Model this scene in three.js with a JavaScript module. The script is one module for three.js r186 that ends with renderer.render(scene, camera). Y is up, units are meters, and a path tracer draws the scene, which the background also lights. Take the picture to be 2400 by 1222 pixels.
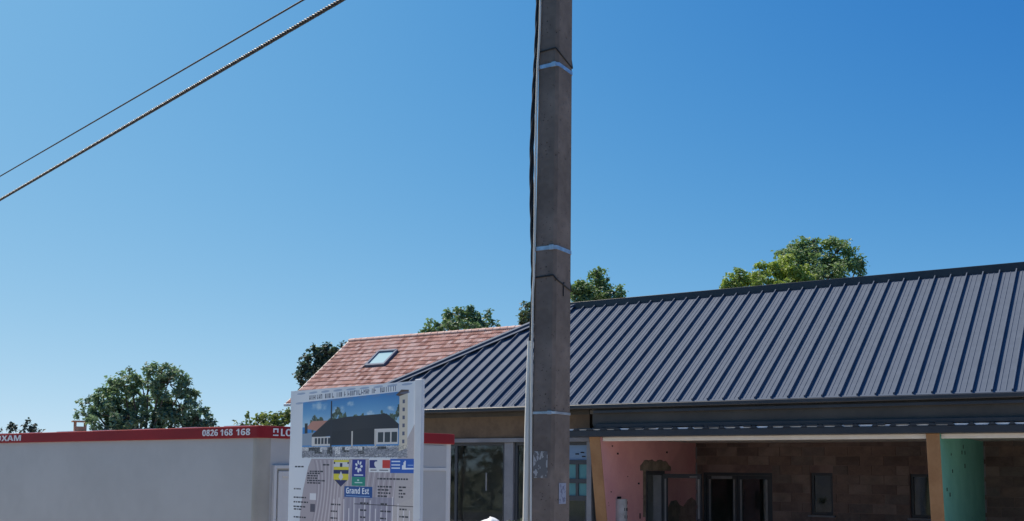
import * as THREE from 'three';
import { RoundedBoxGeometry } from 'three/addons/geometries/RoundedBoxGeometry.js';
import { mergeGeometries } from 'three/addons/utils/BufferGeometryUtils.js';
import { FontLoader } from 'three/addons/loaders/FontLoader.js';
import { TextGeometry } from 'three/addons/geometries/TextGeometry.js';

// ---------------------------------------------------------------- camera
const FOC = 2399.7, PITCH = 0.082482, ROLL = 0.0082622, YAW = 1.0084444, EYE = 2.2;
const scene = new THREE.Scene();
const camera = new THREE.PerspectiveCamera(2 * Math.atan(900 / FOC) * 180 / Math.PI, 2400 / 1800, 0.1, 3000);
camera.setViewOffset(2400, 1800, 0, 0, 2400, 1222);
camera.position.set(0, EYE, 0);
camera.rotation.order = 'YXZ';
camera.rotation.set(PITCH, 0, ROLL);
camera.updateMatrixWorld();

// ---------------------------------------------------------------- sky and sun
const EXPOSURE = 1.25;
const SUN_AZ = 49 * Math.PI / 180, SUN_EL = 53 * Math.PI / 180;   // left of the view, behind the buildings
const sunDir = new THREE.Vector3(-Math.sin(SUN_AZ) * Math.cos(SUN_EL), Math.sin(SUN_EL), -Math.cos(SUN_AZ) * Math.cos(SUN_EL));
{
  const w = 1024, h = 512, data = new Float32Array(w * h * 4);
  for (let j = 0; j < h; j++) for (let i = 0; i < w; i++) {
    const th = ((j + 0.5) / h - 0.5) * Math.PI, ph = ((i + 0.5) / w - 0.5) * 2 * Math.PI;
    const el = Math.max(th, 0) * 180 / Math.PI, c = Math.cos(Math.max(th, 0));
    const dot = c * Math.cos(ph) * sunDir.x + Math.sin(Math.max(th, 0)) * sunDir.y + c * Math.sin(ph) * sunDir.z;
    const gam = Math.acos(Math.min(1, Math.max(-1, dot))) * 180 / Math.PI;
    const gamE = gam < 90 ? gam : 90 - 0.5 * (gam - 90);            // darkest a quarter turn from the sun
    const elE = 70 * (1 - Math.exp(-el / 70));
    let g = Math.pow(gamE + 1, 1.1) * (0.00088 + 0.000258 * elE);
    if (g > 0.55) g = 0.55 + 0.16 * (1 - Math.exp(-(g - 0.55) / 0.16));
    const k = (j * w + i) * 4;
    const e = 1 / EXPOSURE; data[k] = e * Math.exp(-5.65 * g); data[k + 1] = e * Math.exp(-2.72 * g); data[k + 2] = e * Math.exp(-g); data[k + 3] = 1;
  }
  const t = new THREE.DataTexture(data, w, h, THREE.RGBAFormat, THREE.FloatType);
  t.mapping = THREE.EquirectangularReflectionMapping; t.magFilter = THREE.LinearFilter; t.minFilter = THREE.LinearFilter;
  t.colorSpace = THREE.LinearSRGBColorSpace; t.needsUpdate = true;
  scene.background = t; scene.environment = t;
}
const sun = new THREE.DirectionalLight(0xfff3e2, 5.0);
sun.target.position.set(0, 0, -25); sun.position.copy(sunDir).multiplyScalar(120).add(sun.target.position); scene.add(sun, sun.target);
sun.castShadow = true;
Object.assign(sun.shadow.camera, { left: -60, right: 60, top: 60, bottom: -60, near: 1, far: 300 });
sun.shadow.mapSize.set(4096, 4096);
const renderer = new THREE.WebGLRenderer({ antialias: true });
renderer.toneMapping = THREE.LinearToneMapping;
renderer.toneMappingExposure = EXPOSURE;
renderer.shadowMap.enabled = true;

// ---------------------------------------------------------------- helpers
function rngOf(seed) { let a = seed >>> 0; return () => { a = a + 0x6D2B79F5 | 0; let t = Math.imul(a ^ a >>> 15, 1 | a); t = t + Math.imul(t ^ t >>> 7, 61 | t) ^ t; return ((t ^ t >>> 14) >>> 0) / 4294967296; }; }
const V = (x, y, z) => new THREE.Vector3(x, y, z);
function rayOf(px, py) {                                    // photo pixel -> world direction with unit forward part
  const dx = px - 1200, dy = py - 900, c = Math.cos(ROLL), s = Math.sin(ROLL);
  const x = (c * dx + s * dy) / FOC, y = -(-s * dx + c * dy) / FOC;
  const Y = y * Math.cos(PITCH) + Math.sin(PITCH), Z = Math.cos(PITCH) - y * Math.sin(PITCH);
  return V(x / Z, Y / Z, -1);
}
const at = (px, py, d) => { const r = rayOf(px, py).multiplyScalar(d); r.y += EYE; return r; };   // d = metres ahead
const frame = (a, b, h = 0) => V(Math.sin(YAW) * a + Math.cos(YAW) * b, h, Math.cos(YAW) * a - Math.sin(YAW) * b); // facade frame -> world
const FRAME_TURN = -(Math.PI / 2 - YAW);
const toPix = (p) => { const q = p.clone().project(camera); return [(q.x + 1) * 1200, (1 - q.y) * 611]; };
const usedNames = new Map();
function numbered(n) { const k = usedNames.get(n) || 0; usedNames.set(n, k + 1); return k ? n + '_' + String(k).padStart(3, '0') : n; }
function thing(name, label, category, pos, turn = 0, group) {
  const o = new THREE.Group(); o.name = numbered(name); o.position.copy(pos); o.rotation.y = turn;
  o.userData = { label, category }; if (group) o.userData.group = group;
  scene.add(o); return o;
}
function uvMetre(g) {                                       // uv in metres by dominant axis of each face
  if (g.index) g = g.toNonIndexed();
  const p = g.attributes.position, uv = new Float32Array(p.count * 2), a = V(), b = V(), c = V();
  for (let i = 0; i < p.count; i += 3) {
    a.fromBufferAttribute(p, i); b.fromBufferAttribute(p, i + 1); c.fromBufferAttribute(p, i + 2);
    const n = b.clone().sub(a).cross(c.clone().sub(a)), x = Math.abs(n.x), y = Math.abs(n.y), z = Math.abs(n.z);
    [a, b, c].forEach((q, k) => {
      const u = x > y && x > z ? [q.z, q.y] : y > z ? [q.x, q.z] : [q.x, q.y];
      uv[(i + k) * 2] = u[0]; uv[(i + k) * 2 + 1] = u[1];
    });
  }
  g.setAttribute('uv', new THREE.BufferAttribute(uv, 2)); return g;
}
function part(name, geo, mat, parent, label) {
  const m = new THREE.Mesh(geo, mat); m.name = name; if (label) m.userData.label = label; parent.add(m); return m;
}
const box = (x0, x1, y0, y1, z0, z1, r = 0) => {
  const w = Math.abs(x1 - x0), h = Math.abs(y1 - y0), d = Math.abs(z1 - z0);
  const g = r ? new RoundedBoxGeometry(w, h, d, 2, Math.min(r, w / 2.01, h / 2.01, d / 2.01)) : new THREE.BoxGeometry(w, h, d);
  g.translate((x0 + x1) / 2, (y0 + y1) / 2, (z0 + z1) / 2); return uvMetre(g);
};
const merge = (arr) => mergeGeometries(arr.map((g) => { const q = g.index ? g.toNonIndexed() : g; for (const k of Object.keys(q.attributes)) if (!['position', 'normal', 'uv'].includes(k)) q.deleteAttribute(k); return q; }));
function tube(points, radii, seg = 6, cap = true) {          // tapered tube along points
  const P = [], N = [], I = [], U = []; let nrm = V(0.3, 0.2, 1);
  const n = points.length;
  for (let i = 0; i < n; i++) {
    const t = points[Math.min(i + 1, n - 1)].clone().sub(points[Math.max(i - 1, 0)]).normalize();
    const s = nrm.clone().sub(t.clone().multiplyScalar(nrm.dot(t))).normalize(); nrm = s; const b = t.clone().cross(s);
    const r = typeof radii === 'number' ? radii : radii[i];
    for (let k = 0; k <= seg; k++) {
      const an = k / seg * Math.PI * 2, d = s.clone().multiplyScalar(Math.cos(an)).addScaledVector(b, Math.sin(an));
      P.push(points[i].x + d.x * r, points[i].y + d.y * r, points[i].z + d.z * r); N.push(d.x, d.y, d.z); U.push(k / seg, i / n);
    }
  }
  for (let i = 0; i < n - 1; i++) for (let k = 0; k < seg; k++) { const a = i * (seg + 1) + k, b = a + seg + 1; I.push(a, a + 1, b, b, a + 1, b + 1); }
  if (cap) for (const [i0, flip] of [[0, 1], [n - 1, 0]]) for (let k = 1; k < seg - 1; k++) { const a = i0 * (seg + 1); flip ? I.push(a, a + k + 1, a + k) : I.push(a, a + k, a + k + 1); }
  const g = new THREE.BufferGeometry();
  g.setAttribute('position', new THREE.Float32BufferAttribute(P, 3)); g.setAttribute('normal', new THREE.Float32BufferAttribute(N, 3));
  g.setAttribute('uv', new THREE.Float32BufferAttribute(U, 2)); g.setIndex(I); return g;
}
// tileable value noise
function latticeNoise(seed, n) {
  const r = rngOf(seed), L = Array.from({ length: n * n }, r);
  return (u, v) => {
    const x = u * n, y = v * n, i = Math.floor(x), j = Math.floor(y); let fx = x - i, fy = y - j; fx = fx * fx * (3 - 2 * fx); fy = fy * fy * (3 - 2 * fy);
    const q = (a, b) => L[((b % n + n) % n) * n + (a % n + n) % n];
    return (q(i, j) * (1 - fx) + q(i + 1, j) * fx) * (1 - fy) + (q(i, j + 1) * (1 - fx) + q(i + 1, j + 1) * fx) * fy;
  };
}
function fbm(seed, base, oct) { const N = []; for (let o = 0; o < oct; o++) N.push(latticeNoise(seed + o * 17, base << o)); return (u, v) => { let s = 0, a = 1, t = 0; for (const n of N) { s += n(u, v) * a; t += a; a *= 0.55; } return s / t; }; }
function tex(size, fn, metres, srgb = true) {
  const d = new Uint8Array(size * size * 4);
  for (let j = 0; j < size; j++) for (let i = 0; i < size; i++) { const c = fn((i + 0.5) / size, (j + 0.5) / size, i, j), k = (j * size + i) * 4; d[k] = c[0]; d[k + 1] = c[1]; d[k + 2] = c[2]; d[k + 3] = 255; }
  const t = new THREE.DataTexture(d, size, size); t.wrapS = t.wrapT = THREE.RepeatWrapping; t.magFilter = THREE.LinearFilter; t.minFilter = THREE.LinearMipmapLinearFilter; t.generateMipmaps = true;
  if (srgb) t.colorSpace = THREE.SRGBColorSpace; t.repeat.set(1 / metres, 1 / metres); t.needsUpdate = true; return t;
}
const lin2s = (v) => 255 * (v <= 0.0031308 ? v * 12.92 : 1.055 * Math.pow(v, 1 / 2.4) - 0.055);
// a mottled material: two linear colours mixed by fbm, plus a grain and bump
function mottled(seed, A, B, o = {}) {
  const { metres = 2, size = 256, base = 4, oct = 5, contrast = 1, rough = 0.9, bump = 0.004, pits = 0, pitCol = null, metal = 0 } = o;
  const n1 = fbm(seed, base, oct), n2 = fbm(seed + 90, base * 8, 2), r = rngOf(seed + 5);
  const pit = new Float32Array(size * size);
  for (let p = 0; p < pits; p++) { const cx = r() * size, cy = r() * size, rad = 0.5 + r() * r() * 2.2; for (let y = -3; y <= 3; y++) for (let x = -3; x <= 3; x++) { const q = Math.hypot(x, y); if (q <= rad) pit[(((cy + y | 0) + size) % size) * size + ((cx + x | 0) + size) % size] = 1; } }
  const map = tex(size, (u, v, i, j) => {
    let t = Math.min(1, Math.max(0, 0.5 + (n1(u, v) - 0.5) * 2.2 * contrast + (n2(u, v) - 0.5) * 0.5));
    const c = [0, 1, 2].map((k) => A[k] * (1 - t) + B[k] * t);
    if (pit[j * size + i]) { const P = pitCol || [A[0] * 0.35, A[1] * 0.35, A[2] * 0.35]; return P.map(lin2s); }
    return c.map(lin2s);
  }, metres);
  const bm = tex(size, (u, v, i, j) => { const q = 255 * (0.3 + 0.4 * n2(u, v) + 0.3 * n1(u, v)) * (pit[j * size + i] ? 0.3 : 1); return [q, q, q]; }, metres, false);
  return new THREE.MeshStandardMaterial({ map, bumpMap: bm, bumpScale: bump, roughness: rough, metalness: metal });
}
const flat = (r, g, b, rough = 0.6, metal = 0, extra = {}) => { const m = new THREE.MeshPhysicalMaterial({ roughness: rough, metalness: metal, ...extra }); m.color.setRGB(r, g, b); return m; };

// ---------------------------------------------------------------- materials
const M = {
  meadow: mottled(4, [0.07, 0.085, 0.035], [0.14, 0.14, 0.07], { metres: 9, bump: 0.03 }),
  asphalt: mottled(5, [0.04, 0.04, 0.041], [0.06, 0.059, 0.058], { metres: 3, bump: 0.01 }),
  ground: mottled(3, [0.38, 0.35, 0.3], [0.5, 0.46, 0.4], { metres: 6, bump: 0.02 }),
  concrete: mottled(11, [0.14, 0.108, 0.088], [0.245, 0.192, 0.16], { metres: 0.9, size: 512, base: 3, oct: 6, contrast: 0.8, bump: 0.006, pits: 420 }),
  roofMetal: mottled(21, [0.066, 0.089, 0.13], [0.08, 0.105, 0.15], { metres: 1.2, base: 6, oct: 4, rough: 0.85, bump: 0.0006 }),
  darkMetal: mottled(23, [0.02, 0.022, 0.028], [0.03, 0.032, 0.038], { metres: 1.5, rough: 0.4, bump: 0.0006 }),
  fascia: mottled(24, [0.042, 0.036, 0.029], [0.062, 0.054, 0.043], { metres: 1.6, rough: 0.55, bump: 0.001 }),
  galva: mottled(25, [0.6, 0.6, 0.6], [0.82, 0.82, 0.81], { metres: 0.4, base: 3, contrast: 1.6, rough: 0.4, bump: 0.001 }),
  beam: mottled(26, [0.1, 0.066, 0.042], [0.155, 0.105, 0.066], { metres: 1.4, rough: 0.85, bump: 0.002 }),
  cream: mottled(27, [0.74, 0.66, 0.57], [0.82, 0.75, 0.66], { metres: 1.0, rough: 0.8, bump: 0.001 }),
  trimGrey: mottled(28, [0.17, 0.17, 0.185], [0.22, 0.22, 0.235], { metres: 1.0, rough: 0.6, bump: 0.001 }),
  pink: mottled(31, [0.7, 0.33, 0.33], [0.78, 0.39, 0.38], { metres: 1.8, rough: 0.92, bump: 0.003, pits: 12 }),
  green: mottled(32, [0.16, 0.45, 0.35], [0.2, 0.52, 0.41], { metres: 1.8, rough: 0.92, bump: 0.003, pits: 10 }),
  ochre: mottled(33, [0.26, 0.135, 0.06], [0.33, 0.18, 0.085], { metres: 1.2, rough: 0.9, bump: 0.003 }),
  greyRender: mottled(34, [0.2, 0.19, 0.18], [0.28, 0.265, 0.25], { metres: 1.5, bump: 0.004 }),
  plasterPatch: mottled(35, [0.17, 0.135, 0.1], [0.27, 0.22, 0.165], { metres: 0.5, bump: 0.012, contrast: 1.3 }),
  brown: mottled(36, [0.16, 0.105, 0.095], [0.27, 0.185, 0.165], { metres: 2.6, size: 512, base: 5, bump: 0.006, contrast: 1.2 }),
  frameDark: flat(0.042, 0.047, 0.055, 0.55),
  bead: mottled(37, [0.2, 0.2, 0.21], [0.26, 0.26, 0.27], { metres: 0.7, rough: 0.6, bump: 0.0005 }),
  roomPlaster: mottled(38, [0.17, 0.165, 0.155], [0.24, 0.232, 0.22], { metres: 2, bump: 0.002 }),
  glass: flat(0.92, 0.95, 0.96, 0.03, 0, { transmission: 1, thickness: 0, ior: 1.5 }),
  tealPane: flat(0.09, 0.24, 0.26, 0.12),
  bluePane: flat(0.16, 0.24, 0.36, 0.25),
  holeBlack: flat(0.01, 0.009, 0.009, 0.9),
  plastic: mottled(39, [0.32, 0.31, 0.3], [0.42, 0.41, 0.4], { metres: 0.4, rough: 0.5, bump: 0.001 }),
  whitePaint: mottled(41, [0.62, 0.63, 0.65], [0.7, 0.71, 0.72], { metres: 1.3, rough: 0.5, bump: 0.0008 }),
  cabin: mottled(42, [0.44, 0.425, 0.405], [0.5, 0.483, 0.46], { metres: 3, base: 3, oct: 6, rough: 0.6, bump: 0.0015 }),
  cabinPost: mottled(43, [0.36, 0.33, 0.28], [0.42, 0.385, 0.33], { metres: 1.5, rough: 0.6, bump: 0.001 }),
  cabinTrim: mottled(44, [0.62, 0.59, 0.56], [0.68, 0.655, 0.62], { metres: 1.5, rough: 0.55, bump: 0.001 }),
  red: mottled(45, [0.25, 0.006, 0.012], [0.31, 0.009, 0.015], { metres: 1.5, rough: 0.8, bump: 0.0008 }),
  letter: flat(0.78, 0.78, 0.78, 0.6),
  cableBlack: flat(0.01, 0.01, 0.012, 0.62),
  cablePale: flat(0.02, 0.02, 0.022, 0.5),
  steel: mottled(46, [0.42, 0.43, 0.46], [0.62, 0.63, 0.66], { metres: 0.12, rough: 0.35, bump: 0.001, metal: 0.75 }),
  pvc: mottled(47, [0.66, 0.64, 0.57], [0.76, 0.74, 0.67], { metres: 0.5, rough: 0.55, bump: 0.001 }),
  bag: mottled(48, [0.74, 0.74, 0.73], [0.82, 0.82, 0.81], { metres: 0.3, rough: 0.85, bump: 0.003 }),
  bark: mottled(51, [0.07, 0.055, 0.04], [0.14, 0.11, 0.085], { metres: 0.8, bump: 0.02 }),
  wallCream: mottled(52, [0.55, 0.52, 0.46], [0.64, 0.6, 0.53], { metres: 2.5, bump: 0.003 }),
  chimBrick: mottled(53, [0.3, 0.2, 0.14], [0.42, 0.3, 0.21], { metres: 0.6, bump: 0.005 }),
  underlay: flat(0.09, 0.05, 0.04, 0.95),
};
const tileMats = [[0.54, 0.29, 0.22], [0.6, 0.37, 0.3], [0.44, 0.22, 0.165], [0.66, 0.45, 0.38], [0.34, 0.155, 0.115]].map((c, i) => mottled(60 + i, c.map((v) => v * 0.86), c.map((v) => v * 1.1), { metres: 0.5, size: 128, rough: 0.85, bump: 0.002 }));

// ---------------------------------------------------------------- ground
{
  const g = new THREE.CircleGeometry(900, 96); g.rotateX(-Math.PI / 2); g.translate(0, -0.004, 0);
  part('ground', uvMetre(g), M.meadow, scene).userData = { kind: 'structure', label: 'rough grassy ground round the building site', category: 'ground' };
  const strip = (name, label, mat, a0, a1, b0, b1, y) => {
    const q = uvMetre(new THREE.PlaneGeometry(a1 - a0, b1 - b0).rotateX(-Math.PI / 2)), m = part(name, q, mat, scene);
    m.userData = { kind: 'structure', label, category: name.split('_').pop() };
    m.position.copy(frame((a0 + a1) / 2, (b0 + b1) / 2, y)); m.rotation.y = FRAME_TURN;
  };
  strip('gravel_yard', 'pale gravel yard in front of the low building', M.ground, -45, 25, 1.2, 30, 0);
  strip('road', 'grey asphalt road along the building site', M.asphalt, -80, 60, -6, 1.19, 0);
}

// ---------------------------------------------------------------- the low building with the metal roof
const EAVE_B = 17.897, EAVE_H = 3.478, TAN = 0.6451, ALPHA = Math.atan(TAN), CORNER_A = -16.42, RIGHT_A = 7.5, RUN = 4.3, DEEP = 26.5;
const school = thing('school_building', 'low building under renovation with dark ribbed metal roof and coloured porch walls', 'building', frame(CORNER_A, EAVE_B), FRAME_TURN);
const sb = (a0, a1, h0, h1, b0, b1, r = 0) => box(a0 - CORNER_A, a1 - CORNER_A, h0, h1, EAVE_B - b0, EAVE_B - b1, r);   // box in facade metres
function extrudeBH(pts, a0, a1, holes = []) {               // outline in depth and height, thickness along the facade
  const s = new THREE.Shape(pts.map(([b, h]) => new THREE.Vector2(b - EAVE_B, h)));
  for (const hp of holes) s.holes.push(new THREE.Path(hp.map(([b, h]) => new THREE.Vector2(b - EAVE_B, h))));
  const g = new THREE.ExtrudeGeometry(s, { depth: a1 - a0, bevelEnabled: false });
  g.rotateY(Math.PI / 2); g.translate(a0 - CORNER_A, 0, 0); return uvMetre(g);      // x=b -> -z, extrusion -> +x
}
function extrudeAH(pts, b0, b1, holes = []) {
  const s = new THREE.Shape(pts.map(([a, h]) => new THREE.Vector2(a - CORNER_A, h)));
  for (const hp of holes) s.holes.push(new THREE.Path(hp.map(([a, h]) => new THREE.Vector2(a - CORNER_A, h))));
  const g = new THREE.ExtrudeGeometry(s, { depth: b1 - b0, bevelEnabled: false }); g.translate(0, 0, EAVE_B - b1); return uvMetre(g);
}
const rect = (x0, x1, y0, y1) => [[x0, y0], [x1, y0], [x1, y1], [x0, y1]];
{
  // shell
  part('side_wall', sb(-16.1, -15.9, 0, 3.3, 18.2, DEEP), M.greyRender, school);
  part('side_wall', sb(6.6, 6.8, 0, 3.3, 18.2, DEEP), M.greyRender, school);
  part('rear_wall', sb(-15.9, 6.6, 0, 3.3, DEEP - 0.2, DEEP), M.greyRender, school);
  part('ceiling', sb(-16.1, 6.8, 3.3, 3.38, 18.2, DEEP), M.roomPlaster, school);
  part('room_wall', sb(-15.9, -9.47, 0, 3.29, 22.8, 23.0), M.roomPlaster, school);
  part('floor_slab', sb(-15.9, 6.6, 0.004, 0.06, 18.25, DEEP - 0.21), M.greyRender, school);
  part('eave_soffit', sb(-16.35, 6.9, 3.385, 3.4, 17.92, 18.5), M.fascia, school);

  // back wall of the porch with its openings
  const holes = [rect(-9.047, -7.394, 0.061, 2.145), rect(-6.527, -6.042, 1.232, 2.157), rect(-4.435, -3.95, 1.232, 2.15), rect(-1.6, -0.7, 0.9, 2.15)];
  const backWall = part('porch_back_wall', extrudeAH(rect(-9.21, 6.59, 0.061, 3.29), 22.8, 23.02, holes), M.brown, school);
  // old blocks laid in courses, each a little proud of the mortar
  const RB = rngOf(41), blockMats = [[0.15, 0.105, 0.09], [0.19, 0.135, 0.115], [0.225, 0.165, 0.14], [0.17, 0.13, 0.115], [0.205, 0.14, 0.115]].map((c, i) => mottled(300 + i, c.map((v) => v * 0.8), c.map((v) => v * 1.2), { metres: 0.9, size: 128, base: 4, bump: 0.006 }));
  const BH = 0.205;
  for (let row = 0; row < 14; row++) {
    const y0 = 0.07 + row * BH, y1 = y0 + BH - 0.012; let x = -9.2 - (row % 2) * 0.25;
    while (x < 0.6) {
      const q0 = Math.max(x, -9.2), q1 = x + 0.488; x += 0.5;
      let spans = [[q0, q1]];
      for (const hp of holes) { const hx0 = hp[0][0] - 0.012, hx1 = hp[1][0] + 0.012, hy0 = hp[0][1], hy1 = hp[2][1]; if (y1 > hy0 - 0.04 && y0 < hy1 + 0.005) spans = spans.flatMap(([u, v]) => v <= hx0 || u >= hx1 ? [[u, v]] : [[u, Math.min(v, hx0)], [Math.max(u, hx1), v]].filter(([m, n]) => n - m > 0.03)); }
      for (const [u, v] of spans) part('block', sb(u, v, y0, y1, 22.79 - 0.006 * RB(), 22.799), blockMats[Math.floor(RB() * 5)], backWall);
    }
  }
  // windows
  const win = (a0, a1, h0, h1) => {
    const w = part('window', merge([sb(a0 + 0.002, a0 + 0.06, h0, h1, 22.86, 22.94), sb(a1 - 0.06, a1 - 0.002, h0, h1, 22.86, 22.94), sb(a0 + 0.06, a1 - 0.06, h1 - 0.06, h1 - 0.002, 22.86, 22.94), sb(a0 + 0.06, a1 - 0.06, h0 + 0.002, h0 + 0.06, 22.86, 22.94)]), M.frameDark, school);
    part('pane', sb(a0 + 0.061, a1 - 0.061, h0 + 0.061, h1 - 0.061, 22.895, 22.9), M.glass, w);
    part('sill', sb(a0 - 0.05, a1 + 0.05, h0 - 0.045, h0 - 0.003, 22.72, 22.86), M.trimGrey, w);
  };
  win(-6.527, -6.042, 1.232, 2.157); win(-4.435, -3.95, 1.232, 2.15); win(-1.6, -0.7, 0.9, 2.15);
  // double door in the back wall
  const dd = part('double_door', merge([sb(-9.045, -8.985, 0.062, 2.143, 22.83, 22.93), sb(-7.456, -7.396, 0.062, 2.143, 22.83, 22.93), sb(-8.985, -7.456, 2.08, 2.143, 22.83, 22.93)]), M.frameDark, school);
  for (const [x0, x1] of [[-8.98, -8.23], [-8.225, -7.46]]) {
    const lf = part('door_leaf', merge([sb(x0, x0 + 0.075, 0.07, 2.075, 22.85, 22.9), sb(x1 - 0.075, x1, 0.07, 2.075, 22.85, 22.9), sb(x0 + 0.075, x1 - 0.075, 2.0, 2.075, 22.85, 22.9), sb(x0 + 0.075, x1 - 0.075, 0.07, 0.3, 22.85, 22.9)]), M.frameDark, dd);
    void lf;
    part('pane', sb(x0 + 0.07, x1 - 0.07, 0.29, 2.01, 22.872, 22.876), M.glass, dd);
    part('glazing_bead', merge([sb(x0 + 0.06, x0 + 0.11, 0.3, 1.985, 22.835, 22.849), sb(x1 - 0.1, x1 - 0.055, 0.3, 1.985, 22.835, 22.849)]), M.bead, dd);
    if (x0 < -8.5) part('glazing_bead', sb(x0 + 0.13, x1 - 0.12, 1.995, 2.06, 22.835, 22.849), M.bead, dd);
  }
  // fin walls between the porch bays
  const finOut = [[17.885, 2.825], [18.41, 0.062], [22.79, 0.062], [22.79, 2.825]];
  const fin = (a0, a1, skin, skinLabel, hole) => {
    const core = part('fin_wall', extrudeBH(finOut, a0, a1 - 0.014, hole ? [hole] : []), M.greyRender, school);
    part('painted_face', extrudeBH(finOut, a1 - 0.0135, a1, hole ? [hole] : []), skin, core, skinLabel);
    const e = extrudeBH([[17.868, 2.825], [18.393, 0.062], [18.408, 0.062], [17.883, 2.825]], a0 + 0.004, a1 - 0.004);
    part('painted_edge', e, M.ochre, core, 'ochre painted front edge leaning back towards the ground');
    part('corner_bead', merge(Array.from({ length: 7 }, (_, i) => sb(a1 + 0.002, a1 + 0.03, 0.3 + i * 0.36, 0.3 + i * 0.36 + 0.27, 22.76, 22.79))), M.bead, core);
    return core;
  };
  const doorHole = rect(19.97, 20.92, 0.063, 2.17);
  const f1 = fin(-9.461, -9.216, M.pink, 'pink painted side of the wall, scarred by holes', doorHole);
  const f2 = fin(-3.214, -2.997, M.green, 'green painted side of the wall with dark screw holes');
  fin(3.1, 3.32, M.ochre, 'ochre painted side of the wall');
  const hole = (core, a, b, h, w, t) => part('screw_hole', sb(a + 0.001, a + 0.006, h - t / 2, h + t / 2, b - w / 2, b + w / 2), M.holeBlack, core);
  for (const [b, h, w, t] of [[18.646, 2.512, 0.07, 0.035], [19.628, 1.905, 0.08, 0.035], [21.09, 2.581, 0.08, 0.04], [19.687, 1.229, 0.05, 0.11], [18.4, 2.66, 0.04, 0.03], [19.1, 2.05, 0.03, 0.02], [18.35, 1.75, 0.04, 0.02]]) hole(f1, -9.216, b, h, w, t);
  for (const [b, h, w, t] of [[20.213, 2.659, 0.05, 0.07], [20.39, 2.553, 0.05, 0.07], [20.05, 2.553, 0.05, 0.07], [18.995, 2.214, 0.06, 0.06], [20.347, 2.31, 0.07, 0.08], [18.401, 1.908, 0.06, 0.06], [18.677, 1.818, 0.06, 0.07], [18.9, 2.5, 0.04, 0.04]]) hole(f2, -2.997, b, h, w, t);
  // broken plaster round the doorway head, ragged outline
  const R = rngOf(77);
  const ragged = (b0, b1, h0, h1, n = 16) => {
    const p = []; for (let i = 0; i <= n; i++) p.push([b0 + (b1 - b0) * i / n, h0]);
    for (let i = n; i >= 0; i--) p.push([b0 + (b1 - b0) * i / n, h0 + (h1 - h0) * (0.8 + 0.2 * R()) * Math.min(1, (i + 2) / 4, (n + 2 - i) / 5)]);
    return p;
  };
  part('broken_plaster', extrudeBH(ragged(19.7, 21.3, 2.175, 2.42), -9.215, -9.209), M.plasterPatch, f1, 'bare broken plaster above the doorway');
  part('broken_plaster', extrudeBH([[20.95, 0.07], [22.75, 0.07], [22.75, 1.47], [22.5, 1.56], [22.25, 1.5], [22.0, 1.36], [21.8, 1.4], [21.6, 1.52], [21.3, 1.5], [21.1, 1.33], [21.0, 1.1]], -9.215, -9.209), M.plasterPatch, f1, 'bare broken plaster low on the pink wall');
  part('broken_plaster', extrudeBH(rect(19.84, 19.965, 1.2, 2.3).map(([b, h], i) => [b + (i % 3) * 0.03, h]), -9.215, -9.208), M.plasterPatch, f1);
  // doorway lining and open glazed leaf
  const dw = part('side_door', merge([sb(-9.44, -9.19, 0.064, 2.168, 19.972, 20.03), sb(-9.44, -9.19, 0.064, 2.168, 20.86, 20.918), sb(-9.44, -9.19, 2.09, 2.168, 20.03, 20.86)]), M.frameDark, school);
  part('reveal_board', sb(-9.43, -9.24, 0.07, 2.08, 20.835, 20.859), M.trimGrey, dw);
  const lb = 20.86, x0 = -9.18, x1 = -8.3;
  part('door_leaf', merge([sb(x0, x0 + 0.09, 0.08, 2.11, lb - 0.05, lb), sb(x1 - 0.09, x1, 0.08, 2.11, lb - 0.05, lb), sb(x0 + 0.09, x1 - 0.09, 2.02, 2.11, lb - 0.05, lb), sb(x0 + 0.09, x1 - 0.09, 0.08, 0.3, lb - 0.05, lb)]), M.frameDark, dw);
  part('pane', sb(x0 + 0.085, x1 - 0.085, 0.29, 2.03, lb - 0.027, lb - 0.023), M.glass, dw);
  part('glazing_bead', merge([sb(x0 + 0.035, x0 + 0.07, 0.3, 2.0, lb - 0.064, lb - 0.051), sb(x1 - 0.075, x1 - 0.035, 1.15, 2.0, lb - 0.064, lb - 0.051), sb(x1 - 0.26, x1 - 0.09, 2.035, 2.06, lb - 0.064, lb - 0.051)]), M.bead, dw);
  // grey cover with vent holes on the pink wall
  const cov = new THREE.CylinderGeometry(0.12, 0.12, 0.46, 20); cov.scale(1.1, 1, 1); cov.translate(-9.205 + 0.05 - CORNER_A, 1.375, EAVE_B - 18.66);
  const vc = part('vent_cover', uvMetre(cov), M.plastic, f1, 'rounded grey cover with small dark holes');
  for (const [t, h] of [[0.1, 1.4], [0.5, 1.4], [0.85, 1.4], [0.15, 1.25], [0.75, 1.25], [0.75, 1.53]]) { void vc; part('screw_hole', sb(-9.155 + 0.128 * Math.cos(t - 0.6), -9.155 + 0.136 * Math.cos(t - 0.6), h - 0.03, h + 0.03, 18.65 + 0.12 * Math.sin(t - 0.6), 18.67 + 0.12 * Math.sin(t - 0.6)), M.holeBlack, f1); }
  part('cable_entry', sb(-9.21, -9.17, 1.605, 1.65, 18.6, 18.72, 0.01), M.holeBlack, f1);

  // porch ceiling, cream edge strips, steel edge, closure and fascia
  part('porch_ceiling', sb(-9.21, 6.59, 2.828, 2.9, 17.96, 22.79), M.cream, school);
  for (const [q0, q1] of [[-9.2, -3.22], [-2.99, 3.09], [3.33, 6.59]]) part('cream_edge_strip', sb(q0, q1, 2.745, 2.822, 17.94, 17.985, 0.006), M.cream, school);
  part('edge_beam', sb(-9.95, 6.9, 2.83, 2.955, 17.8, 17.94, 0.008), M.darkMetal, school);
  part('closure_strip', sb(-9.9, 6.9, 2.957, 2.986, 17.815, 17.83), M.galva, school);
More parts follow.
